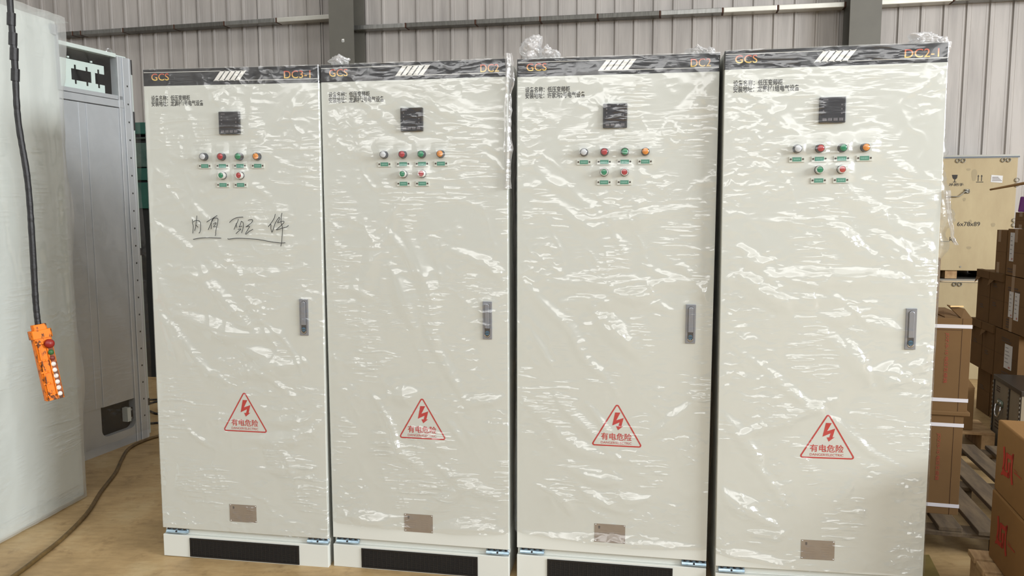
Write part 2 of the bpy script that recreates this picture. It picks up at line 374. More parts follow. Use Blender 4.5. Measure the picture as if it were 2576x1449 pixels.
def film_heights(i, U, Z, lift=1.0):
    """stand-off (m) of the film in front of the door of cabinet i, on the grid U, Z."""
    h = 0.004 + 0.0085 * np.clip(fbm(U * 5 + i * 9, Z * 3.2, 11 + i, 3) + 0.12, 0, 1)
    rid = 1 - np.abs(fbm(U * 4.5 + 3 * i, Z * 15, 31 + i, 4)) * 7
    msk = np.clip((fbm(U * 2.2, Z * 2.2 + 5 * i, 51 + i, 2) + 0.10) * 5, 0, 1)
    h = h + 0.0030 * np.clip(rid, 0, 1) ** 2 * msk
    rid2 = 1 - np.abs(fbm((U + 0.5 * Z) * 7, (Z - 0.5 * U) * 5 + i, 71 + i, 3)) * 7
    h = h + 0.0045 * np.clip(rid2, 0, 1) ** 3
    jit = 0.010 * fbm(U * 12, Z * 12, 91 + i, 3)
    rn = random.Random(40 + i); extra = []
    for k in range(16):
        u0, z0 = rn.uniform(0.02, 0.62), rn.uniform(0.35, 2.0); a = rn.choice((1, 1, 1, -1)) * rn.uniform(0.15, 1.0); l = rn.uniform(0.12, 0.42); c = rn.uniform(-0.5, 0.5)
        pts = [(u0 + l * q * math.cos(a + c * q), z0 - l * q * math.sin(a + c * q)) for q in (0, .35, .7, 1)]
        extra.append([(min(max(x, 0.01), 0.79), max(z, 0.22)) for x, z in pts])
    for n, line in enumerate(list(FOLDS[i]) + extra):
        p = np.array(catmull(line, 3)); L = np.linalg.norm(np.diff(p, axis=0), axis=1).sum(); s = 0.0
        best = np.full(U.shape, 9.0); par = np.zeros(U.shape)
        for a, b in zip(p[:-1], p[1:]):
            d = b - a; l = np.hypot(*d)
            if l < 1e-6: continue
            t = np.clip(((U - a[0]) * d[0] + (Z - a[1]) * d[1]) / (l * l), 0, 1)
            q = np.hypot(U - a[0] - t * d[0], Z - a[1] - t * d[1])
            k = q < best; best = np.where(k, q, best); par = np.where(k, (s + t * l) / L, par); s += l
        w = (0.0115 if n < len(FOLDS[i]) else 0.0058) + 0.009 * ((n * 37 + i * 11) % 7) / 6
        w = w * (0.55 + 0.9 * np.sin(PI * np.clip(par, 0.04, 0.96)))
        amp = np.clip(0.62 - 0.22 * Z, 0.18, 0.56) * w * 2.0 * (0.70 + 0.30 * np.sin(PI * np.clip(par * 0.9 + 0.05, 0, 1)))
        x = np.abs(best + 0.35 * jit) / (w * 2.0)
        h = h + amp * np.clip(1 - x, 0, 1) * (1 - 0.25 * np.exp(-(x / 0.12) ** 2))
    for (u, z, a, b, p) in PROTRUDE:
        d = np.hypot(np.maximum(np.abs(U - u) - a, 0), np.maximum(np.abs(Z - z) - b, 0))
        tent = (p + 0.003) * np.exp(-(d / 0.045) ** 1.35) + 0.001
        h = 0.0022 * np.logaddexp(h / 0.0022, tent / 0.0022)
    h = 0.003 + (h - 0.003) * np.clip((2.215 - Z) / 0.13, 0.25, 1)
    e = np.clip(np.minimum(U, 0.8 - U) / 0.035, 0, 1); e = e * e * (3 - 2 * e)
    return 0.003 + (h - 0.003) * e

def make_wrap(i, root, zb, bl, br):
    """film over front, both sides and top. zb: bottom hem as (u, z) points; bl / br: side bulge as (z, m) points."""
    nu, nz, nd = 170, 400, 10
    uu = np.linspace(0, 0.8, nu); tt = np.linspace(0, 1, nz)
    hem = np.interp(uu, [p[0] for p in zb], [p[1] for p in zb]) + 0.004 * fbm(uu * 9, uu * 0 + i, 5 + i, 3)
    Z = hem[None, :] + tt[:, None] * (2.204 - hem[None, :]); U = np.repeat(uu[None, :], nz, 0)
    H = film_heights(i, U, Z)
    front = np.stack([U - 0.4, -H, Z], -1)
    dep = np.linspace(0.503, 0.02, nd)
    def side(sign, zz, bulge):
        D = np.repeat(dep[None, :], nz, 0); ZZ = np.repeat(zz[:, None], nd, 1)
        B = np.interp(ZZ, [p[0] for p in bulge], [p[1] for p in bulge]) * (1 - (D / 0.52) ** 2)
        rag = np.clip((B - .008) / .035, 0, 1) * (1.6 * fbm(D * 14, ZZ * 16 + i, 41 + i, 4) - .2)
        n = rag + np.clip(fbm(D * 9 + 4 * i, ZZ * 5, 17 + i + (sign > 0), 3), -0.3, 0.3)
        X = sign * (0.4 + 0.0012 + B * (1 + 1.2 * n) + 0.0012 * n)
        return np.stack([X, D, ZZ], -1)
    Lf = side(-1, Z[:, 0], bl); Rt = side(1, Z[:, -1], br)[:, ::-1]
    G = np.concatenate([Lf, front, Rt], 1); R, C = G.shape[:2]
    idx = np.arange(R * C).reshape(R, C)
    q = np.stack([idx[:-1, :-1], idx[:-1, 1:], idx[1:, 1:], idx[1:, :-1]], -1).reshape(-1, 4)
    V = G.reshape(-1, 3)
    # top sheet
    nt, ny = 60, 26
    a = np.linspace(-0.401, 0.401, nt); b = np.linspace(-0.003, 0.503, ny)
    A, B = np.meshgrid(a, b)
    T = np.clip(fbm(A * 5 + i, B * 5, 23 + i, 3) + 0.1, 0, 1) * 0.03
    if i == 1: T = T + 0.022 * np.exp(-((A - 0.33) / 0.10) ** 2)
    T = T * np.clip((B + 0.003) / 0.05, 0, 1)
    top = np.stack([A, B, 2.2045 + T], -1).reshape(-1, 3)
    ti = np.arange(nt * ny).reshape(ny, nt) + len(V)
    q2 = np.stack([ti[:-1, :-1], ti[:-1, 1:], ti[1:, 1:], ti[1:, :-1]], -1).reshape(-1, 4)
    V = np.concatenate([V, top]); Q = np.concatenate([q, q2])
    me = bpy.data.meshes.new('plastic_wrap')
    me.vertices.add(len(V)); me.vertices.foreach_set('co', V.ravel())
    me.loops.add(Q.size); me.loops.foreach_set('vertex_index', Q.ravel())
    me.polygons.add(len(Q)); me.polygons.foreach_set('loop_start', np.arange(0, Q.size, 4)); me.polygons.foreach_set('loop_total', np.full(len(Q), 4))
    me.update(calc_edges=True); me.validate()
    me.polygons.foreach_set('use_smooth', np.ones(len(me.polygons), dtype=bool))
    me.materials.append(M_FILM)
    o = link('plastic_wrap', me, root)
    tag(o, 'clear wrinkled polythene film')
    return o, (uu, hem, H, nz)

def make_tuft(root, c, s, seed, name='plastic_knot', mt=None):
    """crumpled handful of film."""
    bm = bmesh.new(); bmesh.ops.create_icosphere(bm, subdivisions=5, radius=1.0)
    co = np.array([v.co[:] for v in bm.verts])
    th = np.arctan2(co[:, 1], co[:, 0]); z = co[:, 2]
    r = 0.62 + 1.7 * np.abs(fbm(co[:, 0] * 1.5 + 7, z * 1.5 + co[:, 1] * 1.1 + 3, seed, 4)) + 0.75 * fbm(co[:, 0] * 1.1 + 9, z * 1.3 + 9, seed + 5, 3)
    co = co * r[:, None]
    lim = 0.398
    co[:, 0] = np.clip(co[:, 0], (-lim - c[0]) / s[0], (lim - c[0]) / s[0]) if root is not c3 else co[:, 0]
    for v, p in zip(bm.verts, co): v.co = Vector((c[0] + p[0] * s[0], c[1] + p[1] * s[1], c[2] + p[2] * s[2]))
    me = bpy.data.meshes.new(name); bm.to_mesh(me); bm.free()
    me.polygons.foreach_set('use_smooth', [True] * len(me.polygons))
    me.materials.append(mt or M_FILM_KNOT)
    return tag(link(name, me, root), 'bunched white-looking film')

# ---------------------------------------------------------------- shared meshes of one cabinet (built once, used four times)
W, H, D = 0.8, 2.2, 0.50
SHARED = {}
def shared(key, fn):
    if key not in SHARED: SHARED[key] = fn()
    return SHARED[key]
def X(u): return u - 0.4

def body_mesh():
    b = MB(); b.box(-.399, .399, .022, D, .1036, 2.199)
    b.box(-.399, .399, .016, .03, .1036, .1085)
    return b.mesh('body', M_PAINT)
def door_mesh():
    b = MB(); b.box(-.4, .4, 0, .021, .1353, 2.1305)
    return b.mesh('door', M_PAINT)
def header_mesh():
    b = MB(); b.box(-.4, .4, -.0005, .021, 2.131, 2.2)
    return b.mesh('header_panel', M_BAND)
def emblem_mesh():
    b = MB()
    z0, z1 = 2.1452, 2.188; y = -.0013
    n = 5; slit = .0055; wd = (.118 - slit * (n - 1)) / n
    for k in range(n):
        x = X(.327) + k * (wd + slit); sh = .034
        b.prism([(x, z0), (x + wd, z0), (x + wd + sh, z1), (x + sh, z1)], y, y + .001)
    b.prism([(X(.33), z0), (X(.444), z0), (X(.446), z0 + .003), (X(.332), z0 + .003)], y, y + .001)
    b.prism([(X(.359), z1 - .0025), (X(.474), z1 - .0025), (X(.476), z1), (X(.361), z1)], y, y + .001)
    b.box(X(.003), X(.364), y, y + .001, 2.1862, 2.1882)
    b.box(X(.44), X(.797), y, y + .001, 2.1452, 2.1472)
    return b.mesh('stripe_emblem', M_WHITE)
def plinth_mesh():
    b = MB(); b.box(-.4, .4, 0, .03, 0, .1036); b.box(-.396, .396, .03, D - .002, 0, .1036)
    return b.mesh('plinth', M_PAINT)
def grille_mesh():
    b = MB(); x0, x1, z0, z1 = X(.133), X(.663), .006, .094
    f = .008
    b.box(x0, x1, -.004, .0, z0, z0 + f); b.box(x0, x1, -.004, .0, z1 - f, z1)
    b.box(x0, x0 + f, -.004, .0, z0 + f, z1 - f); b.box(x1 - f, x1, -.004, .0, z0 + f, z1 - f)
    b.box(x0 + f, x1 - f, -.0008, 0, z0 + f, z1 - f)
    for k in range(15):
        z = z0 + f + .002 + k * .0046
        b.box(x0 + f, x1 - f, -.0028, -.0008, z, z + .0016, 1)
    for k in range(26):
        x = x0 + f + .008 + k * .0196
        b.box(x, x + .0018, -.0032, -.0008, z0 + f, z1 - f, 1)
    return b.mesh('vent_grille', [M_GRILLE, mat('grille_bars', rgb(34, 33, 33), 0.4)])
def hinge_mesh(flip):
    b = MB(); x0, x1 = X(.0135), X(.117)
    if flip: x0, x1 = X(.7), X(.8)
    n = 10; prof = []
    for k in range(n + 1):
        q = -0.2 + (PI * 0.5 + 0.2) * k / n
        prof.append((.001 + .012 * (1 - math.cos(q)), .1095 + .016 * math.sin(max(q, 0))))
    vs = []; fs = []
    for (y, z) in prof: vs += [(x0, y, z), (x1, y, z)]
    for k in range(n): fs.append((2 * k, 2 * k + 1, 2 * k + 3, 2 * k + 2))
    b.add(vs, fs)
    b.box(x0, x1, .012, .02, .1085, .1275)
    for k in range(4):
        xx = x0 + (x1 - x0) * (k + .3) / 4
        b.box(xx, xx + .011, .004, .012, .1265, .1345, 1)
    b.cyl(((x0 + x1) / 2, .004, .1195), (0, -1, 0), .004, .004, 12, mi=1)
    return b.mesh('hinge', [M_ZINC, M_BLACK], True)
def handle_mesh():
    b = MB(); b.box(-.0195, .0195, -.005, 0, -.0795, .0795)
    o = []
    for k in range(13): q = PI * k / 12; o.append((.0118 * math.cos(q), .060 + .0118 * math.sin(q)))
    for k in range(13): q = PI + PI * k / 12; o.append((.0118 * math.cos(q), -.062 + .0118 * math.sin(q)))
    b.prism(o, -.0058, -.004, 1)
    return b.mesh('handle', [M_HANDLE, mat('handle_recess', rgb(58, 60, 66), 0.4, 0.4)])
def lever_mesh():
    b = MB(); o = []
    for k in range(13): q = PI * k / 12; o.append((.0100 * math.cos(q), .0600 + .0100 * math.sin(q)))
    o += [(-.0100, -.034), (.0100, -.034)]
    b.prism(o, -.011, -.005)
    return b.mesh('lever', M_HANDLE)
def lock_mesh():
    b = MB(); c = (0, -.004, -.053)
    b.cyl(c, (0, -1, 0), .0088, .005, 24, mi=0); b.box(-.0075, .0075, -.0102, -.008, -.0545, -.0515, 1)
    vs = []; fs = []
    for k in range(13):
        q = PI + PI * k / 12
        for r in (.0086, .0112): vs.append((r * math.cos(q), -.0075, -.060 + r * math.sin(q)))
    for k in range(12): fs.append((2 * k, 2 * k + 1, 2 * k + 3, 2 * k + 2))
    b.add(vs, fs, 2)
    return b.mesh('lock', [M_LOCK, mat('lock_slot', rgb(20, 40, 54), 0.4), M_CHROME])
def meter_mesh():
    b = MB(); b.box(-.048, .048, -.012, 0, -.048, .048)
    return b.mesh('panel_meter', M_BLACK)
def screen_mesh():
    b = MB(); b.box(-.042, .042, -.0130, -.011, -.026, .042)
    for k in range(3):
        b.box(-.036, -.031, -.0135, -.0128, .024 - k * .015, .029 - k * .015, 1)
        b.box(.030, .035, -.0135, -.0128, .016 - k * .016, .021 - k * .016, 1)
    b.box(-.036, -.018, -.0135, -.0128, .036, .0395, 1)
    return b.mesh('screen', [M_SCREEN, M_METERKEY])
def key_mesh():
    b = MB(); b.box(-.0075, .0075, -.0145, -.011, -.0055, .0055); return b.mesh('key', M_METERKEY)
def lamp_mesh():
    b = MB(); b.lathe((0, 0, 0), (0, -1, 0), [(.0165, 0), (.0165, .004), (.0155, .006), (.0150, .014), (.0150, .020), (.0142, .022)], 28)
    return b.mesh('indicator_light', M_RIM, True)
def lens_mesh(c):
    b = MB(); b.lathe((0, -.012, 0), (0, -1, 0), [(.0140, 0), (.0140, .008), (.0125, .0105), (.008, .012), (.004, .0126), (.0, .0128)], 28)
    return b.mesh('lens', LENS[c], True)
def push_mesh():
    b = MB(); b.lathe((0, 0, 0), (0, -1, 0), [(.0165, 0), (.0165, .004)], 28, mi=1)
    b.lathe((0, -.004, 0), (0, -1, 0), [(.0150, 0), (.0145, .016), (.0135, .018), (.0122, .018), (.0122, .015)], 28)
    return b.mesh('push_button', [M_PUSH_RIM, M_RIM], True)
def cap_mesh(c):
    b = MB(); b.lathe((0, -.017, 0), (0, -1, 0), [(.0119, 0), (.0119, .003), (.0105, .0040), (.0, .0038)], 28)
    return b.mesh('button_cap', LENS[c], True)
def holder_mesh():
    b = MB(); b.box(-.0285, .0285, -.004, 0, -.0105, .0105)
    for sx in (-1, 1): b.cyl((sx * .0225, -.004, .001), (0, -1, 0), .0036, .0012, 14, mi=1)
    return b.mesh('label_plate', [M_LABEL, M_INK])
def insert_mesh():
    b = MB(); b.box(-.0168, .0168, -.0047, -.004, -.0075, .0085)
    for k in range(4): b.box(-.0115 + k * .006, -.0075 + k * .006, -.0050, -.0046, -.002, .003, 1)
    return b.mesh('label_insert', [M_TEAL, M_TEALTXT])
def plate_mesh():
    b = MB(); b.box(-.0645, .0645, -.0015, 0, -.0405, .0405)
    for z in (.012, .002, -.008, -.018, -.028):
        b.box(-.045, -.012, -.0018, -.0014, z, z + .0012, 1); b.box(.012, .045, -.0018, -.0014, z, z + .0012, 1)
    b.lathe((-.045, -.0014, .027), (0, -1, 0), [(.0045, 0), (.0045, .0006)], 12, mi=2); b.box(-.049, -.041, -.0019, -.0014, .019, .022, 2)
    return b.mesh('nameplate', [M_PLATE, mat('etched_lines', rgb(136, 124, 113), 0.5), mat('plate_mark', rgb(76, 72, 70), 0.5)])
def rivet_mesh():
    b = MB(); b.lathe((0, -.0015, 0), (0, -1, 0), [(.0028, 0), (.0022, .001), (0, .0014)], 12); return b.mesh('rivet', M_CHROME, True)
def sign_mesh():
    b = MB()
    A, B, C = (0.0, .1875), (-.1085, 0.0), (.1085, 0.0)
    def rounded(r, ins):
        pts = []
        c = ((A[0] + B[0] + C[0]) / 3, (A[1] + B[1] + C[1]) / 3)
        T = [B, C, A]
        for i, p in enumerate(T):
            q0 = T[i - 1]; q1 = T[(i + 1) % 3]
            d0 = Vector(q0) - Vector(p); d1 = Vector(q1) - Vector(p); d0.normalize(); d1.normalize()
            bis = (d0 + d1).normalized(); half = math.acos(max(-1, min(1, d0.dot(d1)))) / 2
            cc = Vector(p) + bis * ((r + ins) / math.sin(half))
            n0 = Vector((d0.y, -d0.x)); n0 = n0 if n0.dot(bis) < 0 else -n0
            n1 = Vector((d1.y, -d1.x)); n1 = n1 if n1.dot(bis) < 0 else -n1
            a0 = math.atan2(n0.y, n0.x); a1 = math.atan2(n1.y, n1.x)
            da = (a1 - a0 + PI) % (2 * PI) - PI
            for k in range(7): q = a0 + da * k / 6; pts.append((cc.x + r * math.cos(q), cc.y + r * math.sin(q)))
        return pts
    o = rounded(.009, 0); n_ = rounded(.004, .0056); k = len(o)
    vs = [(x, -.0006, z) for x, z in o] + [(x, -.0006, z) for x, z in n_]
    b.add(vs, [(i, (i + 1) % k, k + (i + 1) % k, k + i) for i in range(k)])
    bolt = [(-.006, .1455), (.0165, .1455), (.000, .112), (.0300, .1225), (.0155, .0880), (.0265, .0915), (.0050, .0730), (-.0010, .0900), (.0070, .0885), (.0145, .1040), (-.0185, .0895), (-.0070, .1455)]
    bolt = [(-.008, .1455), (.0140, .1455), (-.0030, .1120), (.0275, .1235), (.0185, .0870), (.0270, .0890), (.0045, .0700), (-.0035, .0865), (.0065, .0875), (.0110, .1040), (-.0195, .0890)]
    b.add([(x, -.0006, z) for x, z in bolt], [tuple(range(len(bolt)))])
    put_text(b, '有电危险', -.0655, .0620, .0260, .0575, -.0006, bold=0.012)
    put_text(b, 'DANGER!ELECTRIC', -.0655, .0620, .0105, .0205, -.0006, bold=0.0)
    return b.mesh('warning_sign', M_RED)

def make_cabinet(i, label, model, place, loc, rot, hem, bl, br):
    t = thing('control_cabinet', label, 'control cabinet', loc, rot, 'wrapped control cabinets in a row')
    link('body', shared('body', body_mesh), t, 0.003)
    door = link('door', shared('door', door_mesh), t, 0.002)
    hd = link('header_panel', shared('header', header_mesh), t)
    tag(hd, 'black printed header band')
    link('stripe_emblem', shared('emblem', emblem_mesh), hd)
    b = MB(); put_text(b, 'GCS', X(.0385), X(.1205), 2.1525, 2.1825, -.0012, bold=0.004); b.build('series_lettering', M_GOLD, hd)
    x0, x1 = {'DC2': (.689, .766), 'DC3-1': (.648, .766), 'DC2-1': (.648, .768)}[model]
    b = MB(); put_text(b, model, X(x0), X(x1), 2.1500, 2.1815, -.0012, bold=0.004); b.build('model_lettering', M_GOLD, hd)
    b = MB()
    put_text(b, '设备名称：低压变频柜', X(.0335), X(.2155), 2.0665, 2.0895, -.0006, bold=0.017)
    put_text(b, '安装地址：' + place + '电气设备', X(.0335), X(.2775), 2.0425, 2.0670, -.0006, bold=0.017)
    b.build('printed_lettering', M_INK, door)
    link('warning_sign', shared('sign', sign_mesh), door, loc=(X(.4225), 0, .6075))
    pl = link('nameplate', shared('plate', plate_mesh), door, loc=(X(.399), 0, .2275)); tag(pl, 'brownish metal nameplate')
    ph = link('plinth', shared('plinth', plinth_mesh), t, 0.002)
    g = link('vent_grille', shared('grille', grille_mesh), ph); tag(g, 'black mesh vent grille')
    for f in (0, 1): tag(link('hinge', shared('hinge%d' % f, lambda f=f: hinge_mesh(f)), t), 'shiny zinc hinge')
    h = link('handle', shared('handle', handle_mesh), t, 0.0012, loc=(X(.7125), 0, 1.133)); tag(h, 'grey swing handle')
    link('lever', shared('lever', lever_mesh), h, 0.002)
    tag(link('lock', shared('lock', lock_mesh), h), 'blue key lock')
    mt_ = link('panel_meter', shared('meter', meter_mesh), t, 0.003, loc=(X(.398), 0, 1.967)); tag(mt_, 'square black panel meter')
    link('screen', shared('screen', screen_mesh), mt_)
    for k in range(4): link('key', shared('key', key_mesh), mt_, 0.001, loc=(-.030 + .020 * k, 0, -.036))
    for u, c in zip(US, ('white', 'red', 'green', 'amber')):
        l = link('indicator_light', shared('lamp', lamp_mesh), t, loc=(X(u), 0, 1.8245)); tag(l, c + ' indicator light')
        link('lens', shared('lens' + c, lambda c=c: lens_mesh(c)), l)
    for u, c in zip(US[1:3], ('green', 'red')):
        l = link('push_button', shared('push', push_mesh), t, loc=(X(u), 0, 1.744)); tag(l, c + ' push button with a white rim')
        link('button_cap', shared('cap' + c, lambda c=c: cap_mesh(c)), l)
    for u, z in [(u, 1.7845) for u in US] + [(u, 1.703) for u in US[1:3]]:
        l = link('label_plate', shared('holder', holder_mesh), t, loc=(X(u), 0, z))
        link('label_insert', shared('insert', insert_mesh), l)
    for sx in (-1, 1):
        for sz in (-1, 1): link('rivet', shared('rivet', rivet_mesh), pl, loc=(sx * .060, 0, sz * .036))
    w, data = make_wrap(i, t, hem, bl, br)
    return t, w, data

CAB = [((-1.22145, 3.38725, 0), (-.00253, .00663, -.15137)), ((-.41137, 3.27229, 0), (-.0015, .00016, -.17387)),
       ((.41222, 3.16059, 0), (-.00089, .00252, -.1680)), ((1.23148, 2.99744, 0), (.00483, -.0072, -.1500))]
c0, w0, d0 = make_cabinet(0, 'wrapped grey cabinet with handwriting across its film, headed DC3-1', 'DC3-1', '龙源村1号', *CAB[0],
    [(0, .137), (.8, .135)], [(0, .006), (.8, .012), (1.2, .008), (1.55, .011), (1.6, .002), (2.2, .001)], [(0, .002), (1.5, .001), (2.2, .0)])
c1, w1, d1 = make_cabinet(1, 'wrapped grey cabinet headed DC2 with film fanned in fine pleats, beside the handwritten one', 'DC2', '龙源村2号', *CAB[1],
    [(0, .211), (.3, .1975), (.48, .196), (.8, .21)], [(0, .001), (2.2, .001)], [(0, .001), (2.2, .001)])
c2, w2, d2 = make_cabinet(2, 'wrapped grey cabinet headed DC2 with a big bunch of film on its top corner', 'DC2', '许家沟2号', *CAB[2],
    [(0, .209), (.17, .191), (.5, .177), (.8, .188)], [(0, .010), (.3, .012), (1.4, .006), (2.0, .008), (2.2, .003)], [(0, .001), (2.2, .001)])
c3, w3, d3 = make_cabinet(3, 'wrapped grey cabinet headed DC2-1 with film hanging loose, next to the cartons', 'DC2-1', '龙寨村1组', *CAB[3],
    [(0, .19), (.16, .166), (.38, .133), (.62, .150), (.8, .142)], [(0, .004), (1.2, .002), (1.6, .0), (2.2, .0)],
    [(0, .012), (1.40, .012), (1.43, .03), (1.5, .05), (1.66, .05), (1.743, .058), (1.85, .036), (1.96, .010), (2.08, .004), (2.2, .002)])

# handwriting on the film of the first cabinet
def film_y(data):
    uu, hem, H, nz = data
    def y(x, z):
        j = int(np.clip(round((x + 0.4) / 0.8 * (len(uu) - 1)), 0, len(uu) - 1))
        r = int(np.clip(round((z - hem[j]) / (2.204 - hem[j]) * (nz - 1)), 0, nz - 1))
        r0, r1, j0, j1 = max(r - 1, 0), min(r + 2, nz), max(j - 1, 0), min(j + 2, len(uu))
        return -float(H[r0:r1, j0:j1].max()) - 0.0012
    return y
b = MB(); fy = film_y(d0)
for st in HAND:
    b.ribbon([(p[0] - 0.4, p[1]) for p in catmull(st, 6)], .0027, fy)
tag(b.build('handwriting', M_PEN, w0), 'black marker handwriting')

# bunched film on the cabinet tops
make_tuft(c1, (-.335, .06, 2.226), (.055, .04, .026), 3)
make_tuft(c2, (-.352, .06, 2.25), (.066, .06, .062), 8)
make_tuft(c2, (-.285, .07, 2.228), (.058, .05, .040), 15)
make_tuft(c2, (.315, .06, 2.222), (.040, .04, .028), 21)
make_tuft(c2, (.362, .05, 2.214), (.026, .035, .020), 27)
make_tuft(c3, (.335, .06, 2.222), (.075, .05, .034), 33)
make_tuft(c3, (.395, .05, 2.190), (.030, .05, .050), 39)
def film_tail(root, pts, wd, seed, y0):
    """a loose strip of film hanging down a cabinet's edge; pts (x, z) down the strip."""
    p = catmull(pts, 12); vs = []; n = 7; fs = []
    for k, (x, z) in enumerate(p):
        for j in range(n):
            s = j / (n - 1) - 0.5
            nw = float(fbm(np.array(k * .13 + seed), np.array(seed * 2.7), 7, 3))
            vs.append((x + wd * s * (1 + 1.6 * nw) + .012 * nw, y0 - .010 * math.cos(s * 9 + k * .12 + seed) - .016 * nw, z))
    for k in range(len(p) - 1):
        for j in range(n - 1): a = k * n + j; fs.append((a, a + 1, a + n + 1, a + n))
    b = MB(); b.add(vs, fs); o = b.build('plastic_tail', M_FILM_KNOT, root, True); return tag(o, 'loose hanging strip of film')
film_tail(c1, [(.405, 2.22), (.412, 2.15), (.408, 2.05), (.404, 1.95), (.404, 1.82), (.402, 1.68)], .034, 1, -.012)
film_tail(c3, [(.415, 1.66), (.430, 1.56), (.445, 1.50), (.462, 1.455)], .016, 2, .0)

# ================================================================ hall shell
M_FLOOR = mat('worn_concrete_floor', rgb(150, 130, 98), 0.55, col2=rgb(118, 98, 70), scale=2.2, stretch=(1, 1, 1), bump=0.06, bscale=30)
def floor_mat():
    mt, nt, N, L, P = _nodes('stained_concrete_floor')
    tc = N.new('ShaderNodeTexCoord')
    def nz(scale, st=(1, 1, 1), det=6, rough=.65, rot=0):
        mp = N.new('ShaderNodeMapping'); mp.inputs['Scale'].default_value = st; mp.inputs['Rotation'].default_value = (0, 0, rot)
        L.new(tc.outputs['Object'], mp.inputs['Vector'])
        n = N.new('ShaderNodeTexNoise'); n.inputs['Scale'].default_value = scale; n.inputs['Detail'].default_value = det; n.inputs['Roughness'].default_value = rough
        L.new(mp.outputs[0], n.inputs['Vector']); return n.outputs['Fac']
    def ramp(f, stops):
        r = N.new('ShaderNodeValToRGB'); e = r.color_ramp.elements
        e[0].position, e[0].color = stops[0][0], (*stops[0][1], 1); e[1].position, e[1].color = stops[-1][0], (*stops[-1][1], 1)
        for p, c in stops[1:-1]: x = e.new(p); x.color = (*c, 1)
        L.new(f, r.inputs['Fac']); return r.outputs[0]
    base = ramp(nz(2.6), [(.3, rgb(150, 125, 86)), (.52, rgb(176, 148, 105)), (.72, rgb(190, 167, 126))])
    scr = ramp(nz(3.0, (2.2, 11, 1), 6, .7, .75), [(.46, (1, 1, 1)), (.60, (.80, .79, .77)), (.74, (1.0, 1.0, 1.0))])
    spot = ramp(nz(9), [(.56, (1, 1, 1)), (.70, (.60, .56, .52))])
    m1 = N.new('ShaderNodeMixRGB'); m1.blend_type = 'MULTIPLY'; m1.inputs[0].default_value = .7; L.new(base, m1.inputs[1]); L.new(scr, m1.inputs[2])
    m2 = N.new('ShaderNodeMixRGB'); m2.blend_type = 'MULTIPLY'; m2.inputs[0].default_value = .8; L.new(m1.outputs[0], m2.inputs[1]); L.new(spot, m2.inputs[2])
    L.new(m2.outputs[0], P.inputs['Base Color']); P.inputs['Roughness'].default_value = 0.5
    return mt
b = MB(); b.box(-11, 11, -9, 11.5, -.12, 0)
tag(b.build('floor', floor_mat()), kind='structure')

M_SHEET = mat('grey_profiled_sheet', rgb(180, 175, 170), 0.55, col2=rgb(152, 147, 143), scale=1.4, stretch=(6, 6, .55), lo=.4, hi=.75)
M_SEAM = mat('sheet_overlap_shadow_gap', rgb(34, 32, 32), 0.8)
WX = Vector((0.97745, -0.21113, 0)); WN = Vector((-0.21113, -0.97745, 0)); WO = Vector((0, 8.8, 0))
def wp(s, z, d=0.0): return WO + WX * s + WN * d + Vector((0, 0, z))
b = MB()
def sheet(b, s0, s1, off, pitch, seam, z0=0.0, z1=8.0):
    prof = []; gaps = []
    k = math.ceil((s0 - off) / pitch)
    prof.append((s0, 0))
    while off + k * pitch < s1:
        c = off + k * pitch
        if c - .02 > s0 and c + .02 < s1:
            prof += [(c - .016, 0), (c - .009, .017), (c + .009, .017), (c + .016, 0)]
            for q in (-.065, .065): prof.append((c + .101 + q - .004, 0)); prof.append((c + .101 + q, .0018)); prof.append((c + .101 + q + .004, 0))
            if seam and k % 4 == 0: gaps.append(c - .0165)
        k += 1
    prof = [p for p in prof if s0 <= p[0] <= s1] + [(s1, 0)]
    vs = []; fs = []
    for s, d in prof: vs += [wp(s, z0, d), wp(s, z1, d)]
    for i in range(len(prof) - 1): fs.append((2 * i, 2 * i + 2, 2 * i + 3, 2 * i + 1))
    b.add(vs, fs)
    for g in gaps: b.obox(wp(g - .006, z0, -.001), WX * .006, WN * .004, (0, 0, z1 - z0), 1)
sheet(b, -9.5, -2.04, -5.446, .1999, True)
sheet(b, -2.04, 3.55, -1.693, .203, False)
sheet(b, 3.55, 9.0, 3.9576, .2063, False)
b.obox(wp(-9.5, 0, -.03), WX * 18.5, WN * .02, (0, 0, 8.0), 0)
tag(b.build('wall_back', [M_SHEET, M_SEAM]), kind='structure')

M_COLUMN = mat('olive_grey_steel_paint', rgb(104, 102, 94), 0.5, var=.12, scale=3)
M_WEB_SHADE = mat('shaded_web_steel', rgb(88, 84, 76), 0.6, col2=rgb(28, 24, 20), scale=5, stretch=(1, 1, .6))  # shade of the column recess put into the web's blotchy colour
def column(n, s0, s1):
    b = MB(); t = .016
    b.obox(wp(s0, 0, .330), WX * (s1 - s0), WN * t, (0, 0, 8.0))
    b.obox(wp(s0, 0, .025), WX * (s1 - s0), WN * t, (0, 0, 8.0))
    b.obox(wp((s0 + s1) / 2 - .006, 0, .041), WX * .012, WN * .289, (0, 0, 8.0), 1)
    tag(b.build('trim_%d' % n, [M_COLUMN, M_WEB_SHADE]), kind='structure')
column(1, -2.002, -1.712); column(2, 3.43, 3.715)

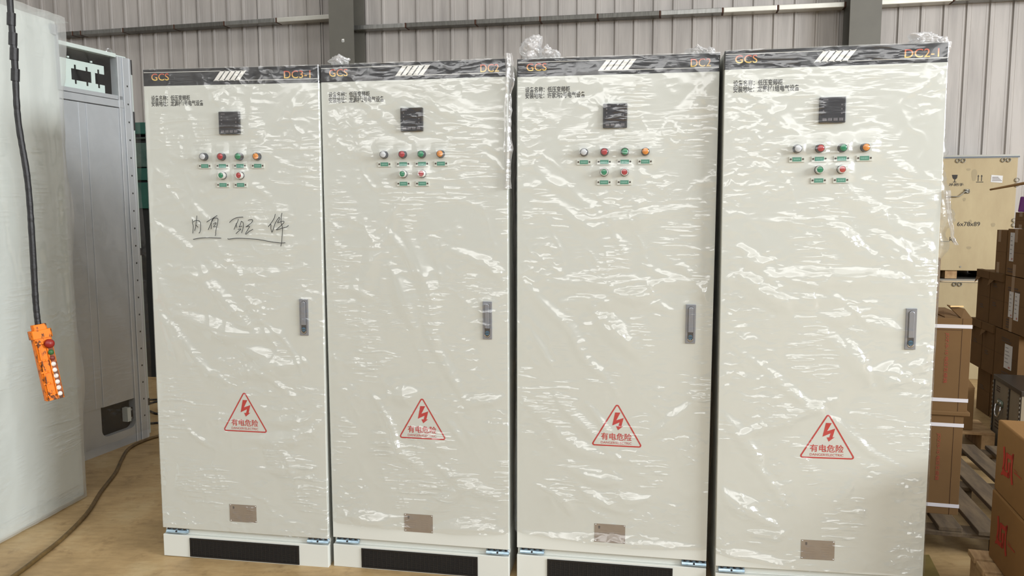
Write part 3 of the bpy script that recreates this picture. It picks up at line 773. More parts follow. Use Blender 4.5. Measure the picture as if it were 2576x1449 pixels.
G1 = mat('galvanised_girt', rgb(150, 150, 146), 0.35, 0.7, var=.35, scale=6, stretch=(8, 8, 1))
G2 = mat('bright_galvanised_girt', rgb(208, 207, 198), 0.35, 0.4, var=.12, scale=6)
G3 = mat('dull_steel_girt', rgb(112, 111, 106), 0.45, 0.6, var=.4, scale=8, stretch=(6, 6, 1))
G4 = mat('weld_rust', rgb(70, 44, 30), 0.8)
def girt(n, ss, z0, z1, slots, d=.16):
    b = MB()
    for k in range(len(ss) - 1):
        a, c = ss[k], ss[k + 1]; f = lambda s: z0 + (z1 - z0) * (s - ss[0]) / (ss[-1] - ss[0])
        b.obox(wp(a + .008, f(a) - .028, d - .13), WX * (c - a - .016) + Vector((0, 0, f(c) - f(a))), WN * .13, (0, 0, .052), slots[k])
        b.obox(wp(c - .010, f(c) - .029, d - .13), WX * .02, WN * .132, (0, 0, .054), 3)
    tag(b.build('trim_%d' % n, [G1, G2, G3, G4], bevel=.006), kind='structure')
girt(3, [-5.75, -5.486, -5.371, -4.776, -4.078, -3.417, -2.745, -2.01], 3.742, 3.766, [2, 2, 0, 2, 2, 0, 1])
girt(4, [-1.813, -1.173, -.369, .348, .966, 1.614, 2.245, 2.784, 3.42], 3.6285, 3.594, [0, 2, 2, 2, 2, 0, 1, 1])
girt(5, [3.73, 4.4, 5.1, 6.2], 3.596, 3.592, [1, 0, 2])

M_PLAINWALL = mat('plain_grey_wall', rgb(150, 150, 148), 0.6)
b = MB(); b.box(-10.2, -10.0, -9, 12, 0, 8.0); tag(b.build('wall_left', M_PLAINWALL), kind='structure')
b = MB(); b.box(10.0, 10.2, -9, 8, 0, 8.0); tag(b.build('wall_right', M_PLAINWALL), kind='structure')
b = MB(); b.box(-10.2, 10.2, -9, 11.5, 8.0, 8.1); tag(b.build('ceiling', mat('roof_sheet', rgb(170, 170, 168), 0.6)), kind='structure')

# small white tag on the first column
o = MB(); p = on_plane((863, 102), wp(-1.8, 0, .347), WN)
o.obox(p - WX * .014 - Vector((0, 0, .017)), WX * .028, WN * .002, (0, 0, .034)); 
o.obox(p - WX * .008 - Vector((0, 0, .004)), WX * .016, WN * .003, (0, 0, .006), 1)
o.obox(p - WX * .009 - Vector((0, 0, .012)), WX * .018, WN * .003, (0, 0, .004), 1)
tag(o.build('wall_tag', [M_WHITE, M_INK]), 'tiny white tag stuck on the grey steel column', 'tag')

# painted joint at the right of the row
p = [on_floor(q, .0) for q in ((2337, 1396), (2364, 1449), (2380, 1480), (2300, 1480), (2318, 1396))]
b = MB(); b.add([(v.x, v.y, .0015) for v in p], [(0, 1, 2, 3, 4)])
tag(b.build('trim_6', mat('yellow_floor_paint', rgb(128, 112, 62), 0.6, var=.3, scale=8)), kind='structure')

# ================================================================ switchgear on the left
M_FILM_WHITE = film_mat('milky_polythene_film', 0.40, 2.2, .4, 0.12, hcol=(0.86, 0.89, 0.87))
M_LPAINT = mat('pale_switchgear_paint', rgb(220, 226, 222), 0.35)
M_STEEL = mat('galvanised_panel', rgb(206, 211, 216), 0.3, 0.4, var=.12, scale=3)
M_DARK = mat('shaded_cubicle_inside', rgb(24, 27, 28), 0.7)  # darkness of the open compartments is put into the body's colour

def sheet_film(name, root, fn, nu, nv, mt, label):
    vs = [fn(i / (nu - 1), j / (nv - 1)) for j in range(nv) for i in range(nu)]
    fs = [(j * nu + i, j * nu + i + 1, (j + 1) * nu + i + 1, (j + 1) * nu + i) for j in range(nv - 1) for i in range(nu - 1)]
    b = MB(); b.add(vs, fs); o = b.build(name, mt, root, True); return tag(o, label)

# near one: frame with local x along its face (towards the back), y into the cabinet, z up
dA = Vector((.1372, .9905, 0)); aA = math.atan2(dA.y, dA.x)
t = thing('switchgear_cabinet', 'tall switchgear cabinet under milky film with an orange crane control hanging before it', 'switchgear cabinet', (-2.383, 4.172, 0), (0, 0, aA))
LA = 1.25; HA = 2.575
b = MB(); b.box(-LA, 0, .0, .9, .02, HA); b.box(-LA + .01, -.01, .02, .88, 0, .03); b.build('body', M_LPAINT, t, bevel=.004)
b = MB(); b.box(-.62, -.03, -.006, .0, .09, HA - .05); b.box(-LA + .02, -.63, -.006, 0, .09, HA - .05); b.build('door', M_LPAINT, t, bevel=.003)
b = MB(); b.box(-.05, 0.0, -.012, .0, HA - .07, HA - .02); b.box(-.012, .001, -.012, .0, HA - .35, HA - .02); b.build('edge_strip', M_STEEL, t)
rng = np.random.RandomState(4)
g = np.array([[fbm(np.array(i * .09), np.array(j * .035), 61, 4) for i in range(80)] for j in range(180)])
def fa(u, v):
    x = -LA - .05 + u * (LA + .10); z = .012 + v * (HA + .03 - .012)
    i = min(int(u * 79), 79); j = min(int(v * 179), 179)
    n = float(g[j, i]) if True else 0
    over = max(0.0, x) / .05
    y = -.016 - .05 * max(0, n + .08) * (0.35 + v) - .006 * math.sin(x * 38 + 2 * z) * v
    y -= .010 * max(0.0, 1 - 6 * abs(float(fbm(np.array(x * 9.0), np.array(z * 1.7), 83, 3)))) * (.25 + .5 * v)
    if x > 0: y += .03 * over + .02 * math.sin(z * 7) * over
    ed = over * (.05 * float(fbm(np.array(z * 2.3), np.array(3.3), 77, 4)) - .01)
    return (x + ed, y, z)
sheet_film('plastic_wrap', t, fa, 80, 180, M_FILM_WHITE, 'milky wrinkled polythene film')
sheet_film('top_film', t, lambda u, v: (-LA - .02 + u * (LA + .10), -.02 + v * .9, HA + .028 - .018 * abs(math.sin(u * 14)) + .02 * math.sin(v * 9) * v), 40, 14, M_FILM_WHITE, 'film folded over the top')
b = MB()
# torn end of film drooping to the floor behind the cabinet
sheet_film('film_flap', t, lambda u, v: (.03 + .085 * u * (1 - .7 * abs(v - .45)), .02 + .05 * u + .02 * math.sin(v * 6), .0 + .36 * v), 8, 16, M_FILM_WHITE, 'torn film end')

# far one: open upper compartment with cut-out plate
dB = Vector((.2929, .9561, 0)); aB = math.atan2(dB.y, dB.x)
t = thing('switchgear_cabinet', 'open switchgear frame with a notched white plate at its top, behind the milky wrapped cabinet', 'switchgear cabinet', (-2.58, 5.29, 0), (0, 0, aB))
LB = .82; HB = 2.615
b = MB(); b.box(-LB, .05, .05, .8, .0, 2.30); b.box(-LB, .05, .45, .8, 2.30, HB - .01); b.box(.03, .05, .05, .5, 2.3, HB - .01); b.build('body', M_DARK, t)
b = MB(); b.box(-LB, -.066, 0, .04, 2.590, HB); b.box(-LB, .05, .03, .8, 2.600, HB); b.build('top_beam', mat('pale_top_beam', rgb(214, 226, 221), .4), t, bevel=.002)
b = MB()
b.box(-.066, -.020, .0, .05, 0, 2.60); b.box(-.020, .033, -.006, .05, 0, 2.60); b.box(.033, .056, .0, .05, 0, 2.60)
for k in range(20): b.cyl((.012, -.0055, 2.415 - k * .1185), (0, -1, 0), .0065, .001, 10, mi=1)
for x in (-.064, -.020, .034): b.box(x - .0022, x + .0022, -.0075, -.004, 0, 2.60, 2)
b.build('post', [M_STEEL, M_INK, mat('bright_folded_edge', rgb(236, 239, 244), .3, .3)], t)
b = MB(); b.box(.056, .078, .01, .05, .02, 2.50); b.box(.056, .086, .015, .05, 2.50, 2.60, 1); b.box(.056, .081, .008, .02, 2.13, 2.255, 1); b.box(.056, .081, .008, .02, 1.28, 1.33, 1); b.box(.056, .081, .008, .02, .22, .27, 1)
b.build('side_strip', [mat('pale_edge_strip', rgb(196, 206, 202), .45), M_BLACK], t)
# notched plate: strips round the cut-outs
b = MB(); y0, y1 = .05, .054
cuts = [(-.70, -.545), (-.382, -.227), (-.197, -.100)]
def plate(x0, x1, z0, z1):
    if x1 > x0 and z1 > z0: b.box(x0, x1, y0, y1, z0, z1)
xs = [-.74]; 
plate(-.74, -.122, 2.498, 2.527); plate(-.74, -.122, 2.345, 2.380)
sl = [-.67, -.57, -.351, -.2615, -.1685]
def row(z0, z1):
    x = -.74
    for s in sl: plate(x, s - .008, z0, z1); x = s + .008
    plate(x, -.122, z0, z1)
row(2.4725, 2.498); row(2.380, 2.4035)
x = -.74
for c in cuts: plate(x, c[0], 2.4035, 2.4725); x = c[1]
plate(x, -.122, 2.4035, 2.4725)
b.cyl((-.40, .052, 2.532), (0, 0, 1), .008, .01, 10); b.cyl((-.222, .052, 2.532), (0, 0, 1), .008, .01, 10)
b.build('notched_plate', mat('pale_green_white_plate', rgb(216, 232, 226), .45), t)
b = MB(); b.box(-LB, -.024, .0, .05, 2.318, 2.345); b.box(-LB, -.024, -.004, .05, 2.268, 2.314); b.build('rail', M_STEEL, t, bevel=.002)
b = MB(); b.box(-LB, -.345, -.004, .04, .31, 2.262); b.box(-.341, -.066, .0, .04, .306, 2.262); b.box(-.400, -.396, -.006, 0, .31, 2.262, 1); b.box(-.338, -.334, -.004, 0, .31, 2.262, 1)
b.build('side_panel', [M_STEEL, mat('bright_fold', rgb(226, 230, 236), .3, .3)], t)
b = MB(); n = 8
b.box(-LB, -.066, .0, .04, 0, .105); b.box(-LB, -.357, .0, .04, .105, .31)
arc = [(-.066, .105)] + [(-.116 + .05 * math.cos(-PI / 2 + PI / 2 * k / n), .155 + .05 * math.sin(-PI / 2 + PI / 2 * k / n)) for k in range(n, -1, -1)]
b.prism(arc, 0, .04)
arc = [(-.357, .105)] + [(-.307 + .05 * math.cos(-PI / 2 - PI / 2 * k / n), .155 + .05 * math.sin(-PI / 2 - PI / 2 * k / n)) for k in range(0, n + 1)]
b.prism(arc, 0, .04)
b.build('base_panel', M_STEEL, t)
b = MB(); b.box(-.135, -.105, .0, .045, .155, .25); b.box(-.105, -.066, .02, .045, .16, .24, 1); b.cyl((-.085, .02, .228), (0, -1, 0), .008, .006, 12, mi=2); b.cyl((-.085, .02, .17), (0, -1, 0), .007, .006, 12, mi=2)
b.build('bracket', [M_LPAINT, M_BLACK, M_CHROME], t)
b = MB(); b.tube([(-.10 + .026 * math.cos(q), .02, HB - .002 + .026 * math.sin(q)) for q in [PI * k / 12 for k in range(13)]], .006, 8); b.build('lifting_eye', M_CHROME, t, True)
def fb(u, v):
    x = -LB + u * (LB + .085); z = .06 + v * (HB - .05)
    return (x, -.012 - .012 * abs(math.sin(3.1 * (x * 2.3 + z * 1.1))) * (.3 + v) - .004 * math.sin(9 * z + 21 * x), z)
sheet_film('plastic_wrap', t, fb, 50, 90, film_mat('thin_clear_film', .015, 1.1, .5, .12), 'thin clear film')

# dark green machine seen in the gap behind
t = thing('green_machine', 'dark green sheet-metal machine standing in the gap behind the cabinets', 'machine', (-3.55, 7.25, 0), (0, 0, -.12))
M_GREEN = mat('dark_green_enamel', rgb(16, 74, 62), 0.45, var=.3, scale=6)
M_GREEN2 = mat('dusty_green_enamel', rgb(62, 82, 74), 0.7, col2=rgb(26, 60, 52), scale=9)
b = MB(); b.box(-.6, .45, .04, .9, 0, 2.26); b.build('body', mat('machine_inside', rgb(14, 18, 17), .8), t)
b = MB(); b.box(-.62, .47, -.02, .92, 2.278, 2.385); b.build('top_cover', M_GREEN, t, bevel=.008)
b = MB(); b.box(-.6, .45, -.01, .04, 1.98, 2.20); b.build('front_panel', M_GREEN2, t, bevel=.006)
b = MB(); b.box(-.6, .45, 0, .04, 1.86, 1.972); b.box(-.6, .45, 0.005, .04, 1.60, 1.84); b.build('lower_panel', M_GREEN, t, bevel=.004)
b = MB(); b.tube([(-.6, -.005, 2.225), (.45, -.005, 2.25)], .009, 8); b.build('rail', mat('dull_bar', rgb(70, 84, 78), .4, .4), t)

# ================================================================ hanging crane control
M_ORANGE = mat('scuffed_orange_plastic', rgb(232, 122, 18), 0.5, spec=.25, col2=rgb(84, 46, 20), scale=55, stretch=(1, 1, .5), lo=.52, hi=.60)
PX, PY = -2.05, 3.30; k_ = 3.30 / 2.6
t = thing('crane_pendant_control', 'scuffed orange crane push-button control hanging on a black taped cable', 'crane control', (PX, PY, 0))
pts = []
for (x, z) in [(-.004, 8.0), (-.012, 5.0), (-.010, 3.2), (-.012, 2.28), (-.010, 2.09), (-.012, 1.90), (.006, 1.70), (.008, 1.50), (.006, 1.29), (.010, 1.20)]:
    zz = 1.6054 + (z - 1.6054) * k_ if z < 3 else z
    pts.append((x * k_, 0, zz))
p = catmull(pts, 14); rn = random.Random(3)
b = MB(); b.tube(p, .012, 10, radii=[.0118 + .0014 * rn.random() for _ in p])
for q in p[::5]:
    if 2.15 < q[2] < 3.2 and rn.random() < .7: b.tube([(q[0] - .002, q[1], q[2] - .02), (q[0] + .002, q[1], q[2] + .03)], .0165, 10)
b.build('cable', mat('black_cable_tape', rgb(24, 24, 27), .5, bump=.12, bscale=90), t)
# housing in its own tilted frame: x width, y depth, z down the body
LH = .325
R_ = Euler((0.0, math.radians(8.8) * -1, 0)).to_matrix().to_4x4() @ Matrix.Rotation(math.radians(46), 4, 'Z')
ctl = bpy.data.objects.new('housing', None)
hb = MB()
sec = [(-.036, .028), (-.039, .016), (-.039, -.016), (-.034, -.028), (.030, -.030), (.036, -.022), (.036, .020), (.030, .028)]
def ringbox(z0, z1, sc):
    n = len(sec); vs = [(x * sc, y * sc, z) for z in (z0, z1) for x, y in sec]
    hb.add(vs, [tuple(range(n))[::-1], tuple(range(n, 2 * n))] + [(i, (i + 1) % n, n + (i + 1) % n, n + i) for i in range(n)])
ringbox(-LH, -.045, .93); ringbox(-.055, -.018, 1.08); ringbox(-.020, .006, .72)
hb.box(-.028, -.022, -.034, -.026, -LH + .01, -.06); hb.box(.004, .009, -.034, -.028, -LH + .01, -.10)
for z in (-.075, -.15, -.20, -.25, -.30): hb.box(-.037, -.006, -.034, -.027, z - .004, z + .004); hb.cyl((-.008, -.034, z), (0, -1, 0), .0045, .003, 8)
hb.box(.004, .029, -.0312, -.028, -LH + .012, -.10, 1)
hs = hb.build('housing', [M_ORANGE, mat('grimy_button_strip', rgb(150, 74, 18), .6, col2=rgb(84, 46, 20), scale=40)], t, bevel=.003); zt = pts[-1][2]
hs.matrix_local = Matrix.Translation((pts[-1][0], 0, zt + .012)) @ R_
bx = .016
def pend_button(name, z, r, mt, hgt, lab):
    b = MB(); b.lathe((bx, -.029, z), (0, -1, 0), [(r * 1.0, 0), (r, hgt * .7), (r * .8, hgt), (0, hgt * 1.1)], 18)
    tag(b.build(name, mt, hs, True), lab)
pend_button('stop_button', -.082, .0195, mat('worn_red_cap', rgb(136, 28, 22), .4), .022, 'large red mushroom stop button')
pend_button('button', -.120, .0115, mat('worn_green_cap', rgb(44, 92, 44), .5), .011, 'small green button')
pend_button('button', -.146, .0105, mat('worn_dark_red_cap', rgb(112, 40, 30), .5), .009, 'small dark red button')
for k in range(6): pend_button('button', -.172 - k * .0262, .0098, mat('worn_white_cap', rgb(214, 208, 202), .4, col2=rgb(130, 110, 90), scale=90, lo=.55, hi=.7), .006, 'small white button')

# ================================================================ cables on the floor
def floor_cable(label, pts, r, mt, cat='cable'):
    b = MB(); b.tube(catmull([(x, y, z) for x, y, z in pts], 10), r, 10)
    return tag(b.build('floor_cable', mt, None, True), label, cat, None)
rc = .0105
M_GOLDCABLE = mat('dusty_brown_cable', rgb(104, 82, 44), .5, var=.5, scale=30)
floor_cable('dusty brown cable snaking across the floor past the handwritten cabinet',
    [(-2.19, 2.85, rc), (-2.176, 3.233, rc), (-2.178, 3.423, rc), (-2.188, 3.63, rc), (-2.238, 3.936, rc), (-2.33, 4.25, rc), (-2.404, 4.551, rc), (-2.49, 4.80, rc), (-2.555, 5.02, rc), (-2.545, 5.18, rc), (-2.48, 5.32, rc), (-2.3, 5.48, rc), (-1.9, 5.7, rc)], rc, M_GOLDCABLE)
M_BLKCABLE = mat('black_rubber_cable', rgb(20, 18, 18), .5)
def fp(*q): return [(lambda v: (v.x, v.y, .008))(on_floor(p, .008)) for p in q]
floor_cable('straight thin black cable lying furthest back on the floor of the gap', fp((330, 1007), (368, 1006), (392, 1005), (430, 1003)), .007, M_BLKCABLE)
floor_cable('black cable looped on the floor of the gap, middle of three', fp((340, 1035), (362, 1021), (380, 1014), (400, 1010), (430, 1016), (420, 1040), (392, 1040), (376, 1034), (352, 1030)), .008, M_BLKCABLE)
floor_cable('black cable on the floor of the gap, closest to the brown cable', fp((345, 1070), (370, 1066), (392, 1064), (430, 1061)), .008, M_BLKCABLE)

# ================================================================ goods on the right
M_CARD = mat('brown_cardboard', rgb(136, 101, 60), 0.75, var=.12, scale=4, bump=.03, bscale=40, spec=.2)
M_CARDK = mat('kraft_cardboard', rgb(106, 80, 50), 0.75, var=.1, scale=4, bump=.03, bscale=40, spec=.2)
M_CARD2 = mat('shade_dulled_cardboard', rgb(118, 90, 58), 0.8, spec=.2, var=.15, scale=5)  # dimmer light on the stack partly put into this base colour
M_CARD3 = mat('shade_darkened_cardboard', rgb(102, 76, 46), 0.8, spec=.2, var=.2, scale=5)  # darker again: shade on the stack's lower rows put into the colour
M_GROOVE = mat('cardboard_joint', rgb(74, 50, 30), .9)
M_TAPE = mat('brown_packing_tape', rgb(140, 112, 80), .35)
M_STRAP = mat('white_strapping', rgb(206, 202, 206), .4)
M_REDINK = mat('red_carton_ink', rgb(168, 44, 26), .6)
M_DARKINK = mat('brown_carton_ink', rgb(70, 52, 36), .7)
M_PAPER = mat('white_paper_label', rgb(206, 206, 206), .6)
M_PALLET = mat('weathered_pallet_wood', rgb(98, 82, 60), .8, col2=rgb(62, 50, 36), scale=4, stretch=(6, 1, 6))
M_PALLET2 = mat('fresh_pallet_wood', rgb(186, 154, 112), .75, col2=rgb(140, 108, 72), scale=5, stretch=(2, 8, 2))

def frame(o, d):
    """placement whose local x runs along direction d on the floor, local -y faces the viewer side."""
    return dict(loc=(o[0], o[1], o[2] if len(o) > 2 else 0), rot=(0, 0, math.atan2(d[1], d[0])))

# pallet under the strapped cartons (local x along its front edge)
a1 = -.24
t = thing('wooden_pallet', 'weathered wooden pallet carrying the two strapped cartons', 'pallet', (1.80, 3.452, 0), (0, 0, a1))
for k in range(6):
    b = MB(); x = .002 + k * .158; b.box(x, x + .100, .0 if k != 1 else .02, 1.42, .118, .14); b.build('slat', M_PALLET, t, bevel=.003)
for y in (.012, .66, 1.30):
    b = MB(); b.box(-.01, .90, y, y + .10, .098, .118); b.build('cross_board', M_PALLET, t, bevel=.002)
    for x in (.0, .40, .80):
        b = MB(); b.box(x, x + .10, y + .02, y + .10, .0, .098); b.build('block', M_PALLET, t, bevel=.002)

def strapped_carton(label, z0, z1, w, x_right, straps, txt, flaps=False):
    """telescoping carton with two straps; local x along the face."""
    t = thing('carton', label, 'carton', (2.119, 3.556, z0), (0, 0, a1), 'strapped cartons beside the last cabinet')
    h = z1 - z0; x1 = x_right
    b = MB(); b.box(x1 - w, x1, 0, .42, 0, h); b.box(x1 - .040, x1 - .038, -.0012, .01, 0, h, 1)
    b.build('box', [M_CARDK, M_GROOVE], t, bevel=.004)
    for s in straps:
        b = MB(); b.box(x1 - w - .002, x1 + .002, -.0022, .4222, s - .0085, s + .0085); tag(b.build('strap', M_STRAP, t), 'white plastic strap')
    b = MB()
    zt, zb = txt
    put_text(b, 'JDZ10-10 电压互感器', 0, 0, 0, 0, 0, bold=.003, axes=lambda u, v: (x1 - .110 + .0185 * v, -.0015, zt + (zb - zt) * u))
    tag(b.build('printed_lettering', mat('faded_red_ink', rgb(140, 56, 38), .7), t), 'red vertical lettering')
    b = MB()
    if flaps:
        b.box(x1 - w, x1 - .040, -.0012, .01, h - .056, h - .054); b.build('crease', M_GROOVE, t); b = MB()
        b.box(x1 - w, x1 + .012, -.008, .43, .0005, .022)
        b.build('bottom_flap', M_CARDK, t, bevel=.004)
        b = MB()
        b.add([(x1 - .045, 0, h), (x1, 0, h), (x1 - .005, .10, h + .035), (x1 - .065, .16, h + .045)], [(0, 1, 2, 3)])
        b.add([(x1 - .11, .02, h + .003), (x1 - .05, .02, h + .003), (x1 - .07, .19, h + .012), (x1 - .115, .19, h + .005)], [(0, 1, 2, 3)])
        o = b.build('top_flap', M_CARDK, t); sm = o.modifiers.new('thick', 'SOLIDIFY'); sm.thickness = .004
        b = MB(); b.obox((x1 - .066, .10, h + .040), (.060, .01, .000), (0, .012, 0), (0, 0, .006)); tag(b.build('torn_edge', mat('torn_pale_card', rgb(214, 182, 128), .8), t), 'pale torn edge')
    return t
strapped_carton('brown carton with two white straps, standing on the pallet', .14, .622, .36, .0, (.044, .437), (.395, .165))
strapped_carton('brown carton with torn open top flaps, stacked on the strapped one', .622, 1.085, .36, .012, (.075, .425), (.395, .155), True)
t = thing('carton', 'plain brown carton peeking out above the torn one, beside the last cabinet', 'carton', (2.019, 3.640, 1.087), (0, 0, a1))
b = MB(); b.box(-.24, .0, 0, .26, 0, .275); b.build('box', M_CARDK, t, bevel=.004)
b = MB(); b.box(-.14, -.10, -.0015, .262, .0, .2765); b.build('tape', M_TAPE, t)

# front pallet with the two red-logo cartons (local x along the visible left-hand side, towards the viewer)
dF = Vector((-.276, -.961, 0)).normalized(); aF = math.atan2(dF.y, dF.x)
t = thing('wooden_pallet', 'pale new wooden pallet under the two red-logo cartons', 'pallet', (1.972, 3.20, 0), (0, 0, aF))
for k in range(7):
    b = MB(); x = .0 + k * .118; b.box(x, x + .094, -.012, 1.0, .112, .137); b.build('slat', M_PALLET2, t, bevel=.003)
for y in (.0, .45, .90):
    b = MB(); b.box(.0, .80, y, y + .09, .0, .112); b.build('bearer', M_PALLET2, t, bevel=.003)
# red angular mark, traced in the plane of the carton's face
L_O = Vector((2.016, 3.141, .4285)); L_N = Vector((dF.y, -dF.x, 0))
def lf(a, b_):
    q = on_plane((2496 + a / 5.85, 1100 + b_ / 5.85), L_O, L_N) - L_O
    return q.dot(dF), q.z
def band(pts, w):
    """a stroke w px wide in the photo's crop, along near-vertical points."""
    return [lf(x - w / 2, y) for x, y in pts] + [lf(x + w / 2, y) for x, y in pts[::-1]]
MARK = [band([(181, 138), (184, 260), (178, 380), (160, 470)], 25), [lf(*q) for q in ((166, 440), (150, 500), (132, 530), (136, 560), (156, 545), (246, 606), (252, 520), (215, 520), (188, 490), (182, 430))],
        band([(256, 372), (250, 470), (243, 600)], 30), band([(224, 228), (214, 360), (212, 490)], 30),
        [lf(*q) for q in ((214, 226), (298, 278), (306, 242), (322, 246), (318, 330), (278, 336), (214, 292))], band([(312, 250), (300, 330), (288, 460), (287, 580), (297, 702)], 26)]
FINE = [[lf(*q) for q in ((322, 468), (380, 528), (382, 536), (322, 478))], [lf(*q) for q in ((324, 508), (434, 608), (430, 622), (322, 524))]]
def logo_carton(label, z0, h, dx):
    t = thing('carton', label, 'carton', (2.010 + dx, 3.141, z0), (0, 0, aF), 'red-logo cartons on the pale pallet')
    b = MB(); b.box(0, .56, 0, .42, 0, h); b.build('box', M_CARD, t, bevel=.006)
    b = MB()
    for q in MARK: b.add([(x, -.0015, z) for x, z in q], [tuple(range(len(q)))])
    tag(b.build('logo', M_REDINK, t), 'red angular printed mark')
    b = MB()
    for q in FINE: b.add([(x, -.0015, z) for x, z in q], [tuple(range(len(q)))])
    b.build('printed_lettering', M_REDINK, t)
    b = MB(); b.box(.0, .56, .19, .24, h - .0002, h + .0008); b.build('tape', M_TAPE, t)
logo_carton('brown carton with a red angular mark, lower of the two on the pale pallet', .1375, .290, 0.0)
logo_carton('brown carton with a red angular mark, upper of the two on the pale pallet', .4285, .296, .006)

# plywood crates by the back wall (local x along the wall)
M_PLY = mat('pale_plywood', rgb(178, 162, 126), .6, col2=rgb(160, 142, 108), scale=3, stretch=(1, 1, .4))
M_STAIN = mat('grey_smudge', rgb(156, 142, 112), .7)
M_CLIP = mat('steel_clip', rgb(150, 148, 140), .35, .7)
aW = math.atan2(WX.y, WX.x)
def crate(label, x0, x1, z0, z1, marks):
    t = thing('plywood_crate', label, 'crate', (4.535, 7.021, z0), (0, 0, aW), 'plywood crates by the back wall')
    h = z1 - z0
    b = MB(); b.box(x0, x1, 0, .75, 0, h); b.build('box', M_PLY, t, bevel=.004)
    b = MB(); b.box(x0, x1 + .01, -.006, .76, h - .002, h + .028); b.box(x0, x1 + .01, -.010, -.006, h + .002, h + .012, 1)
    b.build('steel_lid_edge', [M_CLIP, M_CHROME], t)
    def clip(p, horizontal):
        b = MB()
        for s in (-.022, .022):
            c = (p[0] + (s if horizontal else 0), -.006, p[1] + (0 if horizontal else s))
            b.tube([(c[0] + .016 * math.cos(q), -.008, c[2] + .016 * math.sin(q)) for q in [2 * PI * k / 12 for k in range(13)]], .004, 6)
        b.build('clip', M_CLIP, t)
    for p in marks.get('clips_h', []): clip(p, True)
    for p in marks.get('clips_v', []): clip(p, False)
    for (x, z, w, hh, r) in marks.get('stains', []):
        b = MB(); n = 28; b.add([(x + w * math.cos(2 * PI * k / n) * (1 + .15 * math.sin(6 * PI * k / n)), -.0008, z + hh * math.sin(2 * PI * k / n) * (1 + .12 * math.cos(4 * PI * k / n))) for k in range(n)], [tuple(range(n))]); b.build('stain', M_STAIN, t)
    for x in marks.get('screws', []):
        b = MB(); b.cyl((x, 0, .035), (0, -1, 0), .008, .004, 10); b.build('screw', M_CLIP, t)
    return t
t = crate('large pale plywood crate printed 6x78x89, on top of another crate', -.95, 0, 1.012, 2.035,
    dict(clips_h=[(-.47, 1.00), (-.10, 1.00)], clips_v=[(.0, .80), (.0, .44)], screws=[-.42, -.10],
         stains=[(-.40, .92, .018, .012, 0), (-.35, .87, .022, .06, 0), (-.17, .42, .017, .020, 0), (-.36, .44, .012, .03, 0), (-.09, .20, .015, .022, 0), (-.42, .65, .012, .018, 0), (-.36, .21, .02, .015, 0)]))
def cx(u_, v_):
    p = on_plane((u_, v_), (4.535, 7.021, 0), WN); q = p - Vector((4.535, 7.021, 1.012)); return q.dot(WX), q.z
b = MB()
def T(txt, p0, p1, bold=.01):
    x0, z1 = cx(*p0); x1, z0 = cx(*p1); put_text(b, txt, x0, x1, z0, z1, -.0012, bold=bold)
T('6x78x89', (2408, 558), (2465, 569), .006); T('kg', (2389, 596), (2403.5, 610), .006)
T('吊把手', (2388, 461), (2424, 468), .02)
x0, z0 = cx(2366, 607.5); x1, _ = cx(2388, 607.5); b.box(x0, x1, -.0012, 0, z0 - .002, z0 + .002)
# glass and arrows signs
gx, gz = cx(2402, 448); s = .0037
b.prism([(gx - 7 * s, gz + 8 * s), (gx + 6 * s, gz + 8 * s), (gx + 5 * s, gz), (gx + 2 * s, gz - 3 * s), (gx - 2 * s, gz - 3 * s), (gx - 5 * s, gz)], -.0012, 0)
b.box(gx - .9 * s, gx + .9 * s, -.0012, 0, gz - 9 * s, gz - 3 * s); b.box(gx - 4 * s, gx + 4 * s, -.0012, 0, gz - 10.5 * s, gz - 9 * s)
ax_, az_ = cx(2465, 449)
for d in (-3.7, 3.7):
    b.box(ax_ + (d - .8) * s, ax_ + (d + .8) * s, -.0012, 0, az_ - 6.5 * s, az_ + 5 * s)
    b.prism([(ax_ + (d - 2.2) * s, az_ + 5 * s), (ax_ + (d + 2.2) * s, az_ + 5 * s), (ax_ + d * s, az_ + 9 * s)], -.0012, 0)
b.box(ax_ - 8 * s, ax_ + 8 * s, -.0012, 0, az_ - 9.5 * s, az_ - 8 * s)
b.build('printed_marks', mat('black_crate_ink', rgb(44, 40, 36), .7), t)
lx, lz = cx(2508, 450)
b = MB(); b.obox((lx - .05, -.002, lz - .028), (.094, 0, -.008), (0, .002, 0), (.002, 0, .064)); 
for k in range(4): b.box(lx - .04, lx + .01 + .01 * k, -.0028, -.002, lz + .014 - k * .011, lz + .018 - k * .011, 1)
tag(b.build('paper_label', [M_PAPER, M_DARKINK], t), 'white paper label')
hx, hz = cx(2432, 481)
b = MB(); b.box(hx - .02, hx + .02, -.012, 0, hz + .002, hz + .018); b.box(hx - .02, hx + .02, -.012, 0, hz - .018, hz - .004)
b.tube([(hx + .02, -.016, hz - .001), (hx - .02, -.016, hz - .003), (hx - .045, -.018, hz - .03), (hx - .07, -.018, hz - .048), (hx - .16, -.018, hz - .05)], .005, 8)
b.build('handle', M_CLIP, t, True)
b = MB(); b.box(-.54, -.44, .02, .7, -.075, 0); b.box(-.90, -.80, .02, .7, -.075, 0); b.box(-.12, -.02, .02, .7, -.075, 0); b.build('foot', M_PALLET2, t)
t = crate('pale plywood crate underneath the printed one, mostly hidden by cartons', -.95, 0, .0, .906, dict(clips_h=[(-.44, .885)]))
b = MB(); ax_, az_ = -.235, .58
for d in (-.012, .012): b.box(ax_ + d - .003, ax_ + d + .003, -.0012, 0, az_ - .03, az_ + .03); b.prism([(ax_ + d - .008, az_ + .022), (ax_ + d + .008, az_ + .022), (ax_ + d, az_ + .036)], -.0012, 0)
b.box(ax_ - .03, ax_ + .03, -.0012, 0, az_ - .048, az_ - .042); b.box(-.53, -.47, -.0012, 0, .55, .62)
